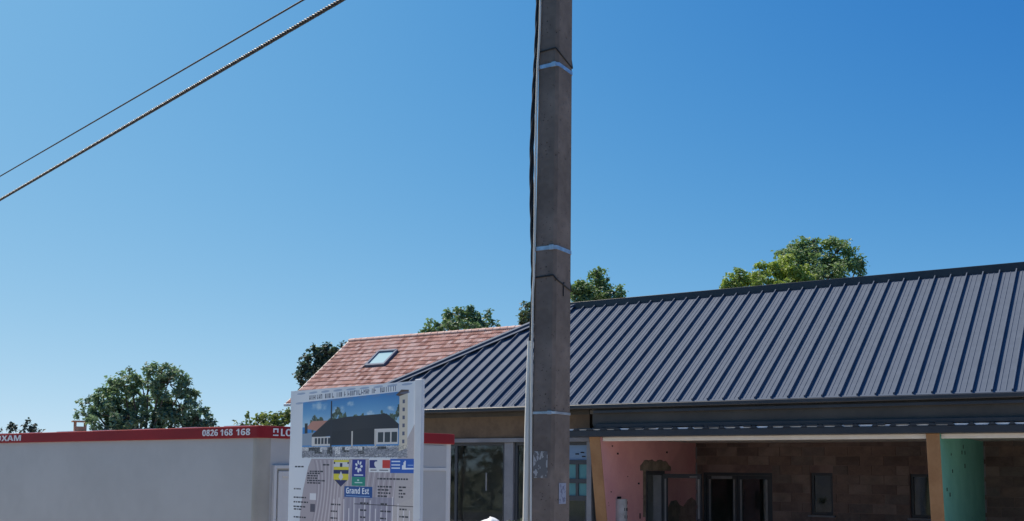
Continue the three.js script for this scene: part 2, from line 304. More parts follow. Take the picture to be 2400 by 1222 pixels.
  const R2 = rngOf(9);
  for (let i = 0; i < 55; i++) {                             // dark rib ends of the lower sheet, uneven
    const a = -9.705 + 0.3 * i + 0.02 * (R2() - 0.5), w = 0.05 + 0.03 * R2();
    part('rib_end', extrudeAH([[a - w, 2.956], [a + w, 2.956], [a + 0.02, 2.999], [a - 0.02, 2.999]], 17.785, 17.814), M.darkMetal, school);
    if (R2() < 0.75) { const l = 0.12 + 0.14 * R2(), o = (0.3 - l) * R2(); part('sheet_lip', sb(a + o, a + o + l, 2.968 + 0.01 * R2(), 3.004, 17.79, 17.812), M.darkMetal, school); }
  }
  {
    const s = new THREE.Shape(), L = -9.39 - CORNER_A, Rr = 6.9 - CORNER_A, r = 0.11;
    s.moveTo(L, 3.372); s.lineTo(L, 3.005 + r); s.quadraticCurveTo(L, 3.005, L + r, 3.005); s.lineTo(Rr, 3.005); s.lineTo(Rr, 3.372);
    const g = new THREE.ExtrudeGeometry(s, { depth: 0.24, bevelEnabled: true, bevelSize: 0.03, bevelThickness: 0.03, bevelSegments: 2 });
    g.translate(0, 0, -0.29); part('fascia_box', uvMetre(g), M.fascia, school);
    part('fascia_drip', sb(-9.3, 6.9, 3.003, 3.075, 17.84, 17.862, 0.006), M.darkMetal, school);
    part('fascia_ledge', sb(-9.36, 6.9, 3.29, 3.345, 17.845, 17.862, 0.006), M.darkMetal, school);
  }
  part('gutter', sb(-16.48, 7.4, 3.376, 3.462, 17.78, 17.91, 0.02), M.darkMetal, school);

  // glazed front of the left room
  part('lintel_beam', sb(-16.1, -9.62, 2.832, 3.383, 18.2, 18.45), M.beam, school, 'brown lintel beam under the eaves');
  part('lintel_batten', sb(-16.1, -9.62, 3.29, 3.38, 18.185, 18.199), M.fascia, school);
  part('head_trim', sb(-16.1, -9.62, 2.748, 2.83, 18.17, 18.32), M.trimGrey, school);
  part('column', sb(-11.66, -11.44, 0.062, 2.746, 18.22, 18.44, 0.01), M.trimGrey, school);
  part('column', sb(-14.6, -14.38, 0.062, 2.746, 18.22, 18.44, 0.01), M.trimGrey, school);
  part('end_post', sb(-9.686, -9.575, 0.062, 2.746, 18.19, 18.35, 0.006), M.trimGrey, school);
  const glaze = (g0, g1, bars) => {
    const w = part('glazed_screen', merge([sb(g0, g0 + 0.06, 0.064, 2.744, 18.28, 18.34), sb(g1 - 0.06, g1, 0.064, 2.744, 18.28, 18.34), sb(g0 + 0.06, g1 - 0.06, 2.68, 2.744, 18.28, 18.34), sb(g0 + 0.06, g1 - 0.06, 0.064, 0.16, 18.28, 18.34), ...bars.map((q) => sb(q - 0.03, q + 0.03, 0.16, 2.68, 18.285, 18.335))]), M.frameDark, school);
    const e = [g0 + 0.03, ...bars, g1 - 0.03];
    for (let i = 0; i + 1 < e.length; i++) part('pane', sb(e[i] + 0.031, e[i + 1] - 0.031, 0.161, 2.679, 18.308, 18.313), M.glass, w);
    return w;
  };
  glaze(-15.88, -14.61, []); const gs = glaze(-14.37, -11.67, [-12.95]); glaze(-11.43, -10.36, []);
  part('pull_handle', tube([V(-12.13 - CORNER_A, 1.72, EAVE_B - 18.25), V(-12.13 - CORNER_A, 2.1, EAVE_B - 18.25)], 0.016, 8), M.bead, gs);
  const tw = part('panel_window', merge([sb(-10.35, -10.29, 0.064, 2.744, 18.26, 18.34), sb(-9.75, -9.69, 0.064, 1.56, 18.26, 18.34), sb(-10.29, -9.69, 2.68, 2.744, 18.26, 18.34), sb(-10.29, -9.69, 2.29, 2.38, 18.26, 18.34), sb(-10.29, -9.69, 1.91, 2.0, 18.26, 18.34), sb(-10.29, -9.69, 1.56, 1.66, 18.26, 18.34), sb(-9.97, -9.91, 1.66, 2.29, 18.262, 18.338)]), M.frameDark, school);
  part('pane', sb(-10.289, -9.691, 2.381, 2.679, 18.29, 18.3), M.bluePane, tw, 'pale blue glazed panel');
  for (const [p0, p1] of [[-10.289, -9.971], [-9.909, -9.691]]) for (const [q0, q1] of [[2.001, 2.289], [1.661, 1.909]]) part('pane', sb(p0, p1, q0, q1, 18.29, 18.3), M.tealPane, tw, 'teal glazed panel');
  part('pane', sb(-10.289, -9.751, 0.07, 1.559, 18.294, 18.299), M.glass, tw);
  for (const [p, q] of [[-9.83, 2.53], [-9.8, 2.45], [-9.95, 2.5]]) part('screw_hole', sb(p - 0.04, p + 0.04, q - 0.012, q + 0.012, 18.283, 18.289), M.holeBlack, tw);
}
{
  // roof: local x along the eave, y up the slope, z off the slope
  const C = Math.cos(ALPHA), LEN = RUN / C, WID = RIGHT_A - CORNER_A, RISE = RUN * TAN;
  const slab = (pts, depth) => { const g = new THREE.ExtrudeGeometry(new THREE.Shape(pts.map((p) => new THREE.Vector2(p[0], p[1]))), { depth, bevelEnabled: false }); return uvMetre(g); };
  const deck = slab([[0, 0], [WID, 0], [WID - RUN, LEN], [RUN, LEN]], 0.04); deck.translate(0, 0, -0.06);
  const roof = part('roof', deck, M.roofMetal, school, 'dark grey metal roof with raised ribs running down the slope');
  roof.position.set(0, EAVE_H, 0); roof.rotation.x = -(Math.PI / 2 - ALPHA);
  const S = 0.3, hipY = (x) => Math.min(x / C, LEN, (WID - x) / C);
  // full length pan with two stiffeners
  const prof = new THREE.Shape([[0.004, -0.018], [0.296, -0.018], [0.296, 0], [0.205, 0], [0.2, 0.007], [0.19, 0.007], [0.185, 0], [0.115, 0], [0.11, 0.007], [0.1, 0.007], [0.095, 0], [0.004, 0]].map((p) => new THREE.Vector2(p[0], p[1])));
  const mkPan = (len) => { const g = new THREE.ExtrudeGeometry(prof, { depth: len, bevelEnabled: false }); const p = g.attributes.position; for (let i = 0; i < p.count; i++) { const x = p.getX(i), y = p.getY(i), z = p.getZ(i); p.setXYZ(i, x, len - z, y); } g.computeVertexNormals(); return uvMetre(g); };
  const mkRib = (len) => { const s = new THREE.Shape([[-0.016, -0.01], [0.012, -0.01], [0.014, 0.043], [0.016, 0.047], [0.014, 0.054], [-0.004, 0.054], [-0.008, 0.047], [-0.01, 0.04]].map((p) => new THREE.Vector2(p[0], p[1]))); const g = new THREE.ExtrudeGeometry(s, { depth: len, bevelEnabled: false }); const p = g.attributes.position; for (let i = 0; i < p.count; i++) { const x = p.getX(i), y = p.getY(i), z = p.getZ(i); p.setXYZ(i, x, len - z, y); } g.computeVertexNormals(); return uvMetre(g); };
  const fullPan = mkPan(LEN - 0.02), fullRib = mkRib(LEN - 0.2);
  const first = -9.705 - CORNER_A - 0.3 * 22;               // seam positions continue at 0.3 m
  for (let k = 0; k < 79; k++) {
    const x = first + k * S; if (x > WID - 0.1) break;
    const y0 = hipY(Math.max(x, 0)), y1 = hipY(Math.min(x + S, WID)), full = y0 > LEN - 0.01 && y1 > LEN - 0.01;
    if (x > 0.05 && y0 > 0.1) { const r = part('seam_rib', y0 > LEN - 0.01 ? fullRib : mkRib(y0 - 0.03), M.roofMetal, roof); r.position.set(x, 0, 0); }
    if (full) { const m = part('roof_panel', fullPan, M.roofMetal, roof); m.position.set(x, 0, 0); }
    else { const l = Math.max(x, 0) + 0.004, r = Math.min(x + S, WID) - 0.004; if (r - l > 0.03) { const g = slab([[l, 0], [r, 0], [r, Math.max(0.01, y1 - 0.02)], [l, Math.max(0.01, y0 - 0.02)]], 0.018); g.translate(0, 0, -0.018); part('roof_panel', g, M.roofMetal, roof); } }
  }
  // light drip edge
  part('drip_edge', box(0.02, WID - 0.02, -0.03, 0.012, 0.002, 0.012), M.roofMetal, roof);
  { const g = slab([[0, 0.02], [0.36, 0.02], [RUN + 0.06, LEN - 0.4], [RUN + 0.06, LEN - 0.1], [RUN - 0.02, LEN - 0.04]], 0.014); g.translate(0, 0, 0.06); part('hip_flashing', g, M.roofMetal, roof); }
  // other slopes
  const tri = (arr) => { const g = new THREE.BufferGeometry(); g.setAttribute('position', new THREE.Float32BufferAttribute(arr.flat(), 3)); g.computeVertexNormals(); return uvMetre(g); };
  const H = EAVE_H - 0.03, Dp = 2 * RUN, P = { a: [0, H, 0], b: [WID, H, 0], c: [WID, H, -Dp], d: [0, H, -Dp], e: [RUN, H + RISE, -RUN], f: [WID - RUN, H + RISE, -RUN] };
  part('hip_slope', tri([P.d, P.a, P.e]), M.roofMetal, school); part('hip_slope', tri([P.b, P.c, P.f]), M.roofMetal, school);
  part('rear_slope', tri([P.c, P.d, P.e, P.c, P.e, P.f]), M.roofMetal, school);
  part('rear_gutter', box(0, WID, H - 0.12, H - 0.01, -Dp - 0.08, -Dp + 0.06), M.darkMetal, school);
  // ridge and hip caps
  part('ridge_cap', uvMetre(box(RUN - 0.12, WID - RUN + 0.1, EAVE_H + RISE - 0.11, EAVE_H + RISE + 0.06, -RUN - 0.16, -RUN + 0.18, 0.012)), M.darkMetal, school, 'dark box shaped ridge capping');
  part('ridge_trim', box(RUN, WID - RUN, EAVE_H + RISE - 0.128, EAVE_H + RISE - 0.113, -RUN + 0.165, -RUN + 0.2), M.roofMetal, school);
  const hl = Math.hypot(RUN, RUN, RISE), hg = merge([box(-0.13, 0.0, -0.02, 0.03, -hl / 2, hl / 2).rotateZ(-0.42), box(0.0, 0.13, -0.02, 0.03, -hl / 2, hl / 2).rotateZ(0.42).translate(0, 0, 0)]);
  const hipGeo = merge([new THREE.BoxGeometry(0.2, 0.035, hl).translate(-0.095, -0.012, 0).applyMatrix4(new THREE.Matrix4().makeRotationZ(0.2)), new THREE.BoxGeometry(0.2, 0.035, hl).translate(0.095, -0.012, 0).applyMatrix4(new THREE.Matrix4().makeRotationZ(-0.2))]); void hg;
  for (const s of [0, 1]) {
    const m = part('hip_cap', hipGeo, M.roofMetal, school); const p0 = s ? V(WID, EAVE_H, 0) : V(0, EAVE_H, 0), p1 = s ? V(WID - RUN, EAVE_H + RISE, -RUN) : V(RUN, EAVE_H + RISE, -RUN);
    m.position.copy(p0.clone().add(p1).multiplyScalar(0.5)); m.position.y += 0.085;
    const z = p1.clone().sub(p0).normalize(), x = V(0, 1, 0).cross(z).normalize(), y = z.clone().cross(x); m.quaternion.setFromRotationMatrix(new THREE.Matrix4().makeBasis(x, y, z));
  }
}

// ---------------------------------------------------------------- tiled house behind
{
  const A0 = -33.1, A1 = -19.5, B0 = 33.515, H0 = 5.033, B1 = 37.676, H1 = 8.313, al = Math.atan2(H1 - H0, B1 - B0), len = Math.hypot(H1 - H0, B1 - B0), W = A1 - A0;
  const house = thing('tiled_house', 'house with pinkish red clay tile roof and skylight behind the metal roof', 'house', frame(A0, B0), FRAME_TURN);
  const run = B1 - B0;
  const gs = new THREE.Shape([new THREE.Vector2(0.35, 0), new THREE.Vector2(2 * run - 0.35, 0), new THREE.Vector2(2 * run - 0.35, H0 + 0.05), new THREE.Vector2(run, H1 - 0.25), new THREE.Vector2(0.35, H0 + 0.05)]);
  const wg = new THREE.ExtrudeGeometry(gs, { depth: W - 0.5, bevelEnabled: false }); wg.rotateY(Math.PI / 2); wg.translate(0.25, 0, 0);
  part('wall', uvMetre(wg), M.wallCream, house);
  const roof = part('roof', box(0, W, 0, len, -0.09, -0.02), M.underlay, house); roof.position.set(0, H0, 0); roof.rotation.x = -(Math.PI / 2 - al);
  part('rear_roof', (() => { const g = box(0, W, 0, len, -0.09, 0.0); g.rotateX(-(Math.PI / 2 + al)); g.translate(0, H0, -2 * run); return g; })(), tileMats[0], house);
  part('gutter', box(-0.1, W, -0.12, 0.0, -0.05, 0.12, 0.03).translate(0, H0 - 0.02, 0), M.whitePaint, house);
  part('verge_board', box(-0.06, 0.0, 0, len, -0.14, 0.03), M.trimGrey, roof);
  // double roll tile
  const TW = 0.2, EX = 0.33, TL = 0.37;
  const mkTile = () => {
    const P = [], I = [], n = 10; const prof = (x) => 0.03 * Math.abs(Math.sin(Math.PI * 2 * x / TW)) ** 0.8;
    for (let k = 0; k <= n; k++) { const x = TW * k / n, z = prof(x); P.push(x, 0, z + 0.04, x, TL, z + 0.0, x, 0, z - 0.005); }
    for (let k = 0; k < n; k++) { const a = k * 3, b = a + 3; I.push(a, b, b + 1, a, b + 1, a + 1, a + 2, b + 2, b, a + 2, b, a); }
    const g = new THREE.BufferGeometry(); g.setAttribute('position', new THREE.Float32BufferAttribute(P, 3)); g.setIndex(I); const q = g.toNonIndexed(); q.computeVertexNormals(); return uvMetre(q);
  };
  const tg = mkTile(), r = rngOf(5), list = [];
  const rows = Math.floor((len - 0.12) / EX), cols = Math.floor(W / TW);
  house.updateMatrixWorld(true); roof.updateMatrixWorld(true);
  const skyX0 = 2.72, skyX1 = 3.86, skyY0 = 2.72, skyY1 = 3.98;
  for (let j = 0; j <= rows; j++) for (let i = 0; i < cols; i++) {
    const x = i * TW, y = j * EX - 0.03;
    if (x + TW > skyX0 + 0.02 && x < skyX1 - 0.02 && y + EX > skyY0 + 0.05 && y < skyY1 - 0.05) continue;
    const w = roof.localToWorld(V(x + TW / 2, y + EX / 2, 0.02)), p = toPix(w);
    const vis = p[0] > 690 && p[1] < 894 - 0.416 * (p[0] - 934) && (p[0] > 1000 || p[1] < 918 - 0.087 * (p[0] - 683));
    list.push({ x, y, d: w.distanceTo(camera.position), vis, m: [0, 0, 1, 1, 1, 2, 2, 3, 3, 4][Math.floor(r() * 10)], dz: 0.014 * r(), dx: 0.004 * (r() - 0.5), sl: 0.01 * (r() - 0.5) });
  }
  const single = new Set(list.filter((t) => t.vis).sort((a, b) => a.d - b.d).slice(0, 300));
  const rest = tileMats.map(() => []);
  for (const t of list) {
    if (single.has(t)) { const m = part('roof_tile', tg, tileMats[t.m], roof); m.position.set(t.x + t.dx, t.y, t.dz); m.rotation.z = t.sl; }
    else { const g = tg.clone(); g.rotateZ(t.sl); g.translate(t.x + t.dx, t.y, t.dz); rest[t.m].push(g); }
  }
  rest.forEach((a, i) => { if (a.length) part('roof_tiles', merge(a), tileMats[i], roof).userData.kind = 'stuff'; });
  // ridge tiles
  const rt = new THREE.CylinderGeometry(0.13, 0.145, 0.43, 12, 1, false, 0, Math.PI); rt.rotateZ(Math.PI / 2); rt.rotateX(0); 
  const rg = uvMetre(rt);
  for (let i = 0; i * 0.38 < W; i++) { const m = part('ridge_tile', rg, tileMats[(i * 7) % 5 === 0 ? 3 : i % 2 ? 1 : 3], house); m.position.set(0.2 + i * 0.38, H1 - 0.02, -run); m.rotation.x = Math.PI / 2 * 0 ; }
  // skylight
  const sk = part('skylight', merge([box(skyX0, skyX0 + 0.1, skyY0, skyY1, -0.02, 0.13), box(skyX1 - 0.1, skyX1, skyY0, skyY1, -0.02, 0.13), box(skyX0 + 0.1, skyX1 - 0.1, skyY0, skyY0 + 0.12, -0.02, 0.13), box(skyX0 + 0.1, skyX1 - 0.1, skyY1 - 0.12, skyY1, -0.02, 0.15)]), flat(0.1, 0.13, 0.19, 0.8), roof);
  part('pane', box(skyX0 + 0.1, skyX1 - 0.1, skyY0 + 0.12, skyY1 - 0.12, 0.07, 0.08), flat(0.24, 0.42, 0.47, 0.12), roof, 'pale blind behind the skylight glass'); void sk;
}

// ---------------------------------------------------------------- site cabin with the red band
const font = await new FontLoader().loadAsync('fonts/droid/droid_sans_bold.typeface.json');
function lettering(str, width, height, depth) {
  const g = new TextGeometry(str, { font, size: 1, depth: 0.1, curveSegments: 3, bevelEnabled: false }); g.computeBoundingBox(); const b = g.boundingBox;
  g.translate(-b.min.x, -b.min.y, 0); g.scale(width / (b.max.x - b.min.x), height / (b.max.y - b.min.y), depth / 0.1); return g;
}
{
  const cabin = thing('site_cabin', 'grey portable site cabin with red top band and white lettering', 'site cabin', V(-2.344, 0, -9.58), -Math.atan2(0.63627, 0.77146));
  const L = 6.05, W = 2.65, H = 2.58, Bh = 0.115, pr = 0.085;
  part('body', merge([box(-L + pr, -pr, 0.12, H - Bh, -0.06, 0), box(-L + pr, -pr, 0.12, H - Bh, -W, -W + 0.06), box(-L, -L + 0.06, 0.12, H - Bh, -W + pr, -pr)]), M.cabin, cabin);
  part('end_wall', box(-0.06, 0, 0.12, H - Bh, -W + pr, -pr), M.cabin, cabin);
  for (const [x, z] of [[-pr, -pr], [-L + pr, -pr], [-pr, -W + pr], [-L + pr, -W + pr]]) { const g = new THREE.CylinderGeometry(pr + 0.006, pr + 0.006, H - Bh, 24); g.translate(x, (H - Bh) / 2, z); part('corner_post', uvMetre(g), z < -1 && x > -1 ? M.cabinTrim : M.cabinPost, cabin); }
  part('floor_frame', box(-L, 0, 0.002, 0.118, -W, 0), M.trimGrey, cabin);
  const rr = (g, x0, x1, y0, y1, r) => { g.moveTo(x0 + r, y0); g.lineTo(x1 - r, y0); g.quadraticCurveTo(x1, y0, x1, y0 + r); g.lineTo(x1, y1 - r); g.quadraticCurveTo(x1, y1, x1 - r, y1); g.lineTo(x0 + r, y1); g.quadraticCurveTo(x0, y1, x0, y1 - r); g.lineTo(x0, y0 + r); g.quadraticCurveTo(x0, y0, x0 + r, y0); return g; };
  const s = rr(new THREE.Shape(), -L - 0.02, 0.02, -0.02, W + 0.02, 0.07); s.holes.push(rr(new THREE.Path(), -L + 0.04, -0.04, 0.04, W - 0.04, 0.05));
  const g = new THREE.ExtrudeGeometry(s, { depth: Bh - 0.016, bevelEnabled: true, bevelSize: 0.008, bevelThickness: 0.008, bevelSegments: 2, curveSegments: 6 }); g.rotateX(-Math.PI / 2); g.translate(0, H - Bh + 0.008, 0);
  const band = part('top_band', uvMetre(g), M.red, cabin, 'red steel band round the top edge');
  part('roof', box(-L + 0.041, -0.041, H - 0.03, H - 0.005, -W + 0.041, -0.041), M.cabinTrim, cabin);
  for (let i = 0; i < 7; i++) part('roof_clip', box(-L + 0.5 + i * 0.83, -L + 0.86 + i * 0.83, H + 0.0005, H + 0.006, -0.05, 0.012), M.cabinTrim, band);
  const mid = H - Bh / 2, z0 = 0.03;
  const put = (str, x, w, h) => part('lettering', lettering(str, w, h, 0.003).translate(x, mid - h / 2, z0), M.letter, band);
  put('LOXAM', -5.56, 0.82, 0.07); put('0826', -0.9, 0.26, 0.062); put('168', -0.6, 0.2, 0.062); put('168', -0.345, 0.22, 0.062);
  const end = (geo) => geo.rotateY(Math.PI / 2).translate(0.03, 0, 0);
  part('lettering', end(lettering('LOXAM', 0.37, 0.07, 0.003).translate(0.205, mid - 0.035, 0)), M.letter, band);
  part('emblem', merge([end(box(0.115, 0.13, mid - 0.005, mid + 0.035, 0, 0.003)), end(box(0.13, 0.175, mid + 0.022, mid + 0.035, 0, 0.003)), end(box(0.16, 0.175, mid - 0.005, mid + 0.022, 0, 0.003)), end(box(0.115, 0.175, mid - 0.035, mid - 0.024, 0, 0.003))]), M.letter, band);
  // end wall: door and shuttered window
  const eb = (t0, t1, h0, h1, x0, x1, r = 0) => box(x0, x1, h0, h1, -t1, -t0, r);
  const door = part('door', merge([eb(0.14, 0.17, 0.125, 2.21, 0.001, 0.035), eb(0.17, 1.1, 2.18, 2.21, 0.001, 0.035), eb(1.07, 1.1, 0.125, 2.18, 0.001, 0.035)]), M.cabinTrim, cabin);
  part('door_leaf', merge([eb(0.195, 0.24, 0.13, 2.155, 0.001, 0.028, 0.005), eb(0.24, 1.0, 2.1, 2.155, 0.001, 0.028, 0.005), eb(1.0, 1.045, 0.13, 2.155, 0.001, 0.028, 0.005), eb(0.24, 1.0, 0.13, 2.1, 0.001, 0.015)]), M.cabinTrim, door);
  part('handle', eb(0.93, 1.03, 1.02, 1.06, 0.029, 0.06, 0.008), M.trimGrey, door);
  part('wall_panel', eb(1.25, 2.5, 2.2, H - Bh - 0.02, 0.001, 0.012), M.cabin, cabin);
  part('wall_panel', eb(1.25, 2.5, 0.13, 2.165, 0.001, 0.014), M.cabin, cabin);
  part('panel_rail', eb(1.22, 2.52, 2.166, 2.199, 0.001, 0.022), M.cabinTrim, cabin);
}

// ---------------------------------------------------------------- works notice board
{
  const sign = thing('site_notice_board', 'printed building works notice board with logos on white posts', 'sign', V(-1.728, 0, -8.0), -Math.atan2(8 - 6.87, 1.728 - 0.584) * -1 * -1);
  // local x runs along the board from its far edge to its near edge
  const k = 750, cw = 1200, ch = 1530, cv = document.createElement('canvas'); cv.width = cw; cv.height = ch; const c = cv.getContext('2d');
  const X = (s) => s * k, Y = (h) => (2.787 - h) * k, R = rngOf(123);
  const fillR = (col, s0, s1, h0, h1) => { c.fillStyle = col; c.fillRect(X(s0), Y(h1), X(s1) - X(s0), Y(h0) - Y(h1)); };
  const poly = (col, pts) => { c.fillStyle = col; c.beginPath(); pts.forEach(([s, h], i) => i ? c.lineTo(X(s), Y(h)) : c.moveTo(X(s), Y(h))); c.closePath(); c.fill(); };
  c.fillStyle = '#dfe3e6'; c.fillRect(0, 0, cw, ch);
  // mauve print with arching stripes below the picture
  poly('#b3a8ab', [[0.3, 2.26], [1.51, 2.26], [1.51, 0.76], [0.1, 0.76], [0.14, 1.6], [0.17, 1.85], [0.2, 2.02], [0.26, 2.2]]);
  c.lineWidth = 5;
  for (let i = 0; i < 44; i++) { const s = 0.2 + i * 0.03, bend = Math.max(0, 0.62 - s) * 0.9; c.strokeStyle = i % 2 ? '#d6cdd0' : '#8c8086'; c.lineWidth = i % 2 ? 7 : 9; c.globalAlpha = i % 2 ? 0.75 : 0.45; c.beginPath(); c.moveTo(X(s + bend * 0.1 + 0.1), Y(2.25)); c.quadraticCurveTo(X(s + bend * 0.65 + 0.02), Y(2.1 - bend * 0.3), X(s + 0.02), Y(1.55)); c.lineTo(X(s), Y(0.76)); c.stroke(); }
  c.globalAlpha = 1; c.fillStyle = '#8d909c'; c.globalAlpha = 0.5; fillR('#82859a', 0.72, 1.3, 0.76, 1.99); c.globalAlpha = 1;
  poly('#bdb5b4', [[1.33, 2.27], [1.51, 2.5], [1.51, 1.9], [1.3, 1.93]]); poly('#c2bab6', [[1.28, 1.93], [1.51, 2.0], [1.51, 0.76], [1.28, 0.76]]); 
  for (let i = 0; i < 900; i++) { c.globalAlpha = 0.35; fillR(R() < 0.5 ? '#7d7678' : '#e0dad8', 0, 0, 0, 0); const s = 1.3 + R() * 0.2, h = 0.8 + R() * 1.6; if (h < 2.0 || s > 1.43) { c.fillRect(X(s), Y(h), 3 + R() * 4, 2); } } c.globalAlpha = 1;
  for (let i = 0; i < 15; i++) { c.strokeStyle = '#e0dadc'; c.lineWidth = 8; c.beginPath(); const s = 0.6 + i * 0.062; c.moveTo(X(s), Y(2.0 - 0.1 * R())); c.lineTo(X(s), Y(0.76)); c.stroke(); }
  // printed picture of the finished building
  { const g = c.createLinearGradient(0, Y(2.72), 0, Y(2.5)); g.addColorStop(0, '#3c83bf'); g.addColorStop(0.55, '#6fa9d2'); g.addColorStop(1, '#b4d3e2'); poly('#3a8acb', [[0.169, 2.693], [1.34, 2.722], [1.34, 2.27], [0.17, 2.27]]); c.fillStyle = g; c.beginPath(); c.moveTo(X(0.169), Y(2.693)); c.lineTo(X(1.34), Y(2.722)); c.lineTo(X(1.34), Y(2.5)); c.lineTo(X(0.169), Y(2.5)); c.fill(); }
  for (const [s, h, r] of [[0.63, 2.62, 0.05], [0.6, 2.6, 0.04], [0.78, 2.66, 0.03], [0.35, 2.66, 0.05], [0.42, 2.65, 0.045], [1.25, 2.61, 0.03], [1.02, 2.585, 0.03]]) { for (let q = 0; q < 40; q++) { c.globalAlpha = 0.1; c.fillStyle = '#e3ebee'; c.beginPath(); c.ellipse(X(s) + (R() - 0.5) * r * k * 2.4, Y(h) + (R() - 0.5) * r * k * 0.9, r * k * 0.5 * R() + 4, r * k * 0.25 * R() + 3, 0, 0, 7); c.fill(); } c.globalAlpha = 1; }
  for (let i = 0; i < 620; i++) { const s = 0.28 + R() * 1.06, lim = 2.55 + 0.022 * Math.sin(s * 23) + 0.018 * Math.sin(s * 61 + 1) + (s > 0.55 && s < 0.73 ? 0.045 : 0) + (s > 1.24 ? (s - 1.24) * 0.9 : 0), h = lim - 0.13 * R() * R(); c.fillStyle = ['#3d5142', '#2f4037', '#56695a', '#4a5c44', '#66785f'][Math.floor(R() * 5)]; c.globalAlpha = 0.8; c.beginPath(); c.ellipse(X(s), Y(h), 4 + 7 * R(), 4 + 8 * R(), R() * 3, 0, 7); c.fill(); } c.globalAlpha = 1;
  poly('#c08a78', [[0.21, 2.49], [0.3, 2.545], [0.5, 2.545], [0.36, 2.47]]); fillR('#2a2f36', 0.2, 0.24, 2.42, 2.53);
  poly('#8f9fb0', [[0.17, 2.45], [0.36, 2.46], [0.36, 2.36], [0.17, 2.36]]);
  poly('#2c3038', [[0.3, 2.44], [0.5, 2.545], [0.72, 2.565], [1.2, 2.575], [1.335, 2.5], [1.335, 2.46], [0.3, 2.42]]);
  poly('#262a33', [[0.55, 2.46], [1.08, 2.48], [1.08, 2.36], [0.55, 2.36]]);
  fillR('#d9d5cf', 0.3, 0.55, 2.355, 2.425); fillR('#d9d5cf', 1.07, 1.33, 2.36, 2.47);
  for (let i = 0; i < 5; i++) fillR('#3a424c', 0.34 + i * 0.042, 0.37 + i * 0.042, 2.37, 2.415);
  for (let i = 0; i < 3; i++) fillR('#39434a', 1.11 + i * 0.075, 1.17 + i * 0.075, 2.375, 2.445);
  for (const s of [0.795, 1.075]) fillR('#cfc8bf', s, s + 0.018, 2.35, 2.46);
  fillR('#c9c6c6', 0.17, 1.34, 2.31, 2.35); poly('#8e9098', [[0.17, 2.32], [1.43, 2.34], [1.43, 2.27], [0.17, 2.27]]);
  for (let i = 0; i < 14; i++) { const s = 0.2 + R() * 1.1; fillR(i % 3 ? '#3b3f45' : '#e4e2df', s, s + 0.02 + 0.08 * R(), 2.29 + 0.04 * R(), 2.345); }
  for (let i = 0; i < 6; i++) poly('#d8d6d4', [[0.6 + i * 0.12, 2.285], [0.66 + i * 0.12, 2.29], [0.67 + i * 0.12, 2.286], [0.61 + i * 0.12, 2.28]]);
  poly('#d8cdb9', [[1.34, 2.71], [1.43, 2.715], [1.43, 2.33], [1.34, 2.31]]); poly('#5a4840', [[1.3, 2.7], [1.36, 2.735], [1.44, 2.73], [1.44, 2.71], [1.34, 2.69]]);
  for (let i = 0; i < 6; i++) fillR('#5d6276', 1.375, 1.4, 2.64 - i * 0.055, 2.665 - i * 0.055);
  poly('#2e333c', [[0.535, 2.69], [0.55, 2.69], [0.557, 2.28], [0.535, 2.28]]);
  for (let i = 0; i < 2600; i++) { const s = 0.17 + R() * 1.26, h = 2.27 + R() * 0.085; c.globalAlpha = 0.22; c.fillStyle = R() < 0.5 ? '#e8e6e2' : '#2a2c33'; c.fillRect(X(s), Y(h), 2 + R() * 9, 2 + R() * 4); } c.globalAlpha = 1;
  // printed title, too fine to read
  c.save(); c.translate(X(0.25), Y(2.708)); c.rotate(-Math.atan2(0.022, 1.08)); c.fillStyle = '#2b3550'; let tx = 0; while (tx < 1.05 * k) { const w = 8 + R() * 9; if (R() < 0.86) { c.fillRect(tx, -26, 4, 26); if (R() < 0.6) c.fillRect(tx, -26 + 22 * R(), w, 5); if (R() < 0.6) c.fillRect(tx + w - 4, -26, 4, 26); } tx += w + 6; } c.restore();
  for (let i = 0; i < 9; i++) { c.globalAlpha = 0.5; c.fillStyle = '#6f86ac'; c.beginPath(); c.ellipse(X(0.14 + i * 0.16), Y(2.762 + 0.001 * i), 42, 6, -0.03, 0, 7); c.ellipse(X(0.12 + i * 0.16), Y(2.688 + 0.003 * i), 40, 6, -0.03, 0, 7); c.fill(); c.globalAlpha = 1; }
  // shield: yellow and navy bands
  poly('#ded23a', [[0.588, 2.25], [0.773, 2.25], [0.773, 2.11], [0.68, 2.055], [0.588, 2.11]]); poly('#d8d8d4', [[0.588, 2.235], [0.773, 2.235], [0.773, 2.2], [0.588, 2.2]]); fillR('#1d2552', 0.665, 0.695, 2.2, 2.228); fillR('#1d2552', 0.588, 0.605, 2.222, 2.236); fillR('#1d2552', 0.756, 0.773, 2.222, 2.236);
  fillR('#1f2860', 0.588, 0.773, 2.15, 2.178); poly('#1f2860', [[0.6, 2.105], [0.762, 2.105], [0.682, 2.055]]); poly('#d8d8d4', [[0.68, 2.17], [0.71, 2.125], [0.68, 2.1], [0.65, 2.125]]);
  c.fillStyle = '#d8d8d4'; for (let i = 0; i < 7; i++) { c.beginPath(); c.arc(X(0.6 + i * 0.027), Y(2.258), 6, 0, 7); c.fill(); }
  // blue and green emblem
  fillR('#24358f', 0.815, 0.972, 2.13, 2.254); fillR('#1d8f7c', 0.815, 0.972, 2.066, 2.13); c.fillStyle = '#e8ecef'; for (let i = 0; i < 7; i++) { const a = i / 7 * 6.28; c.beginPath(); c.ellipse(X(0.893) + 24 * Math.cos(a), Y(2.205) + 22 * Math.sin(a), 11, 7, a, 0, 7); c.fill(); } poly('#e8ecef', [[0.875, 2.19], [0.911, 2.19], [0.893, 2.155]]); fillR('#dfe6ee', 0.84, 0.947, 2.138, 2.147); fillR('#cfe5df', 0.85, 0.94, 2.085, 2.092); fillR('#cfe5df', 0.88, 0.9, 2.1, 2.112);
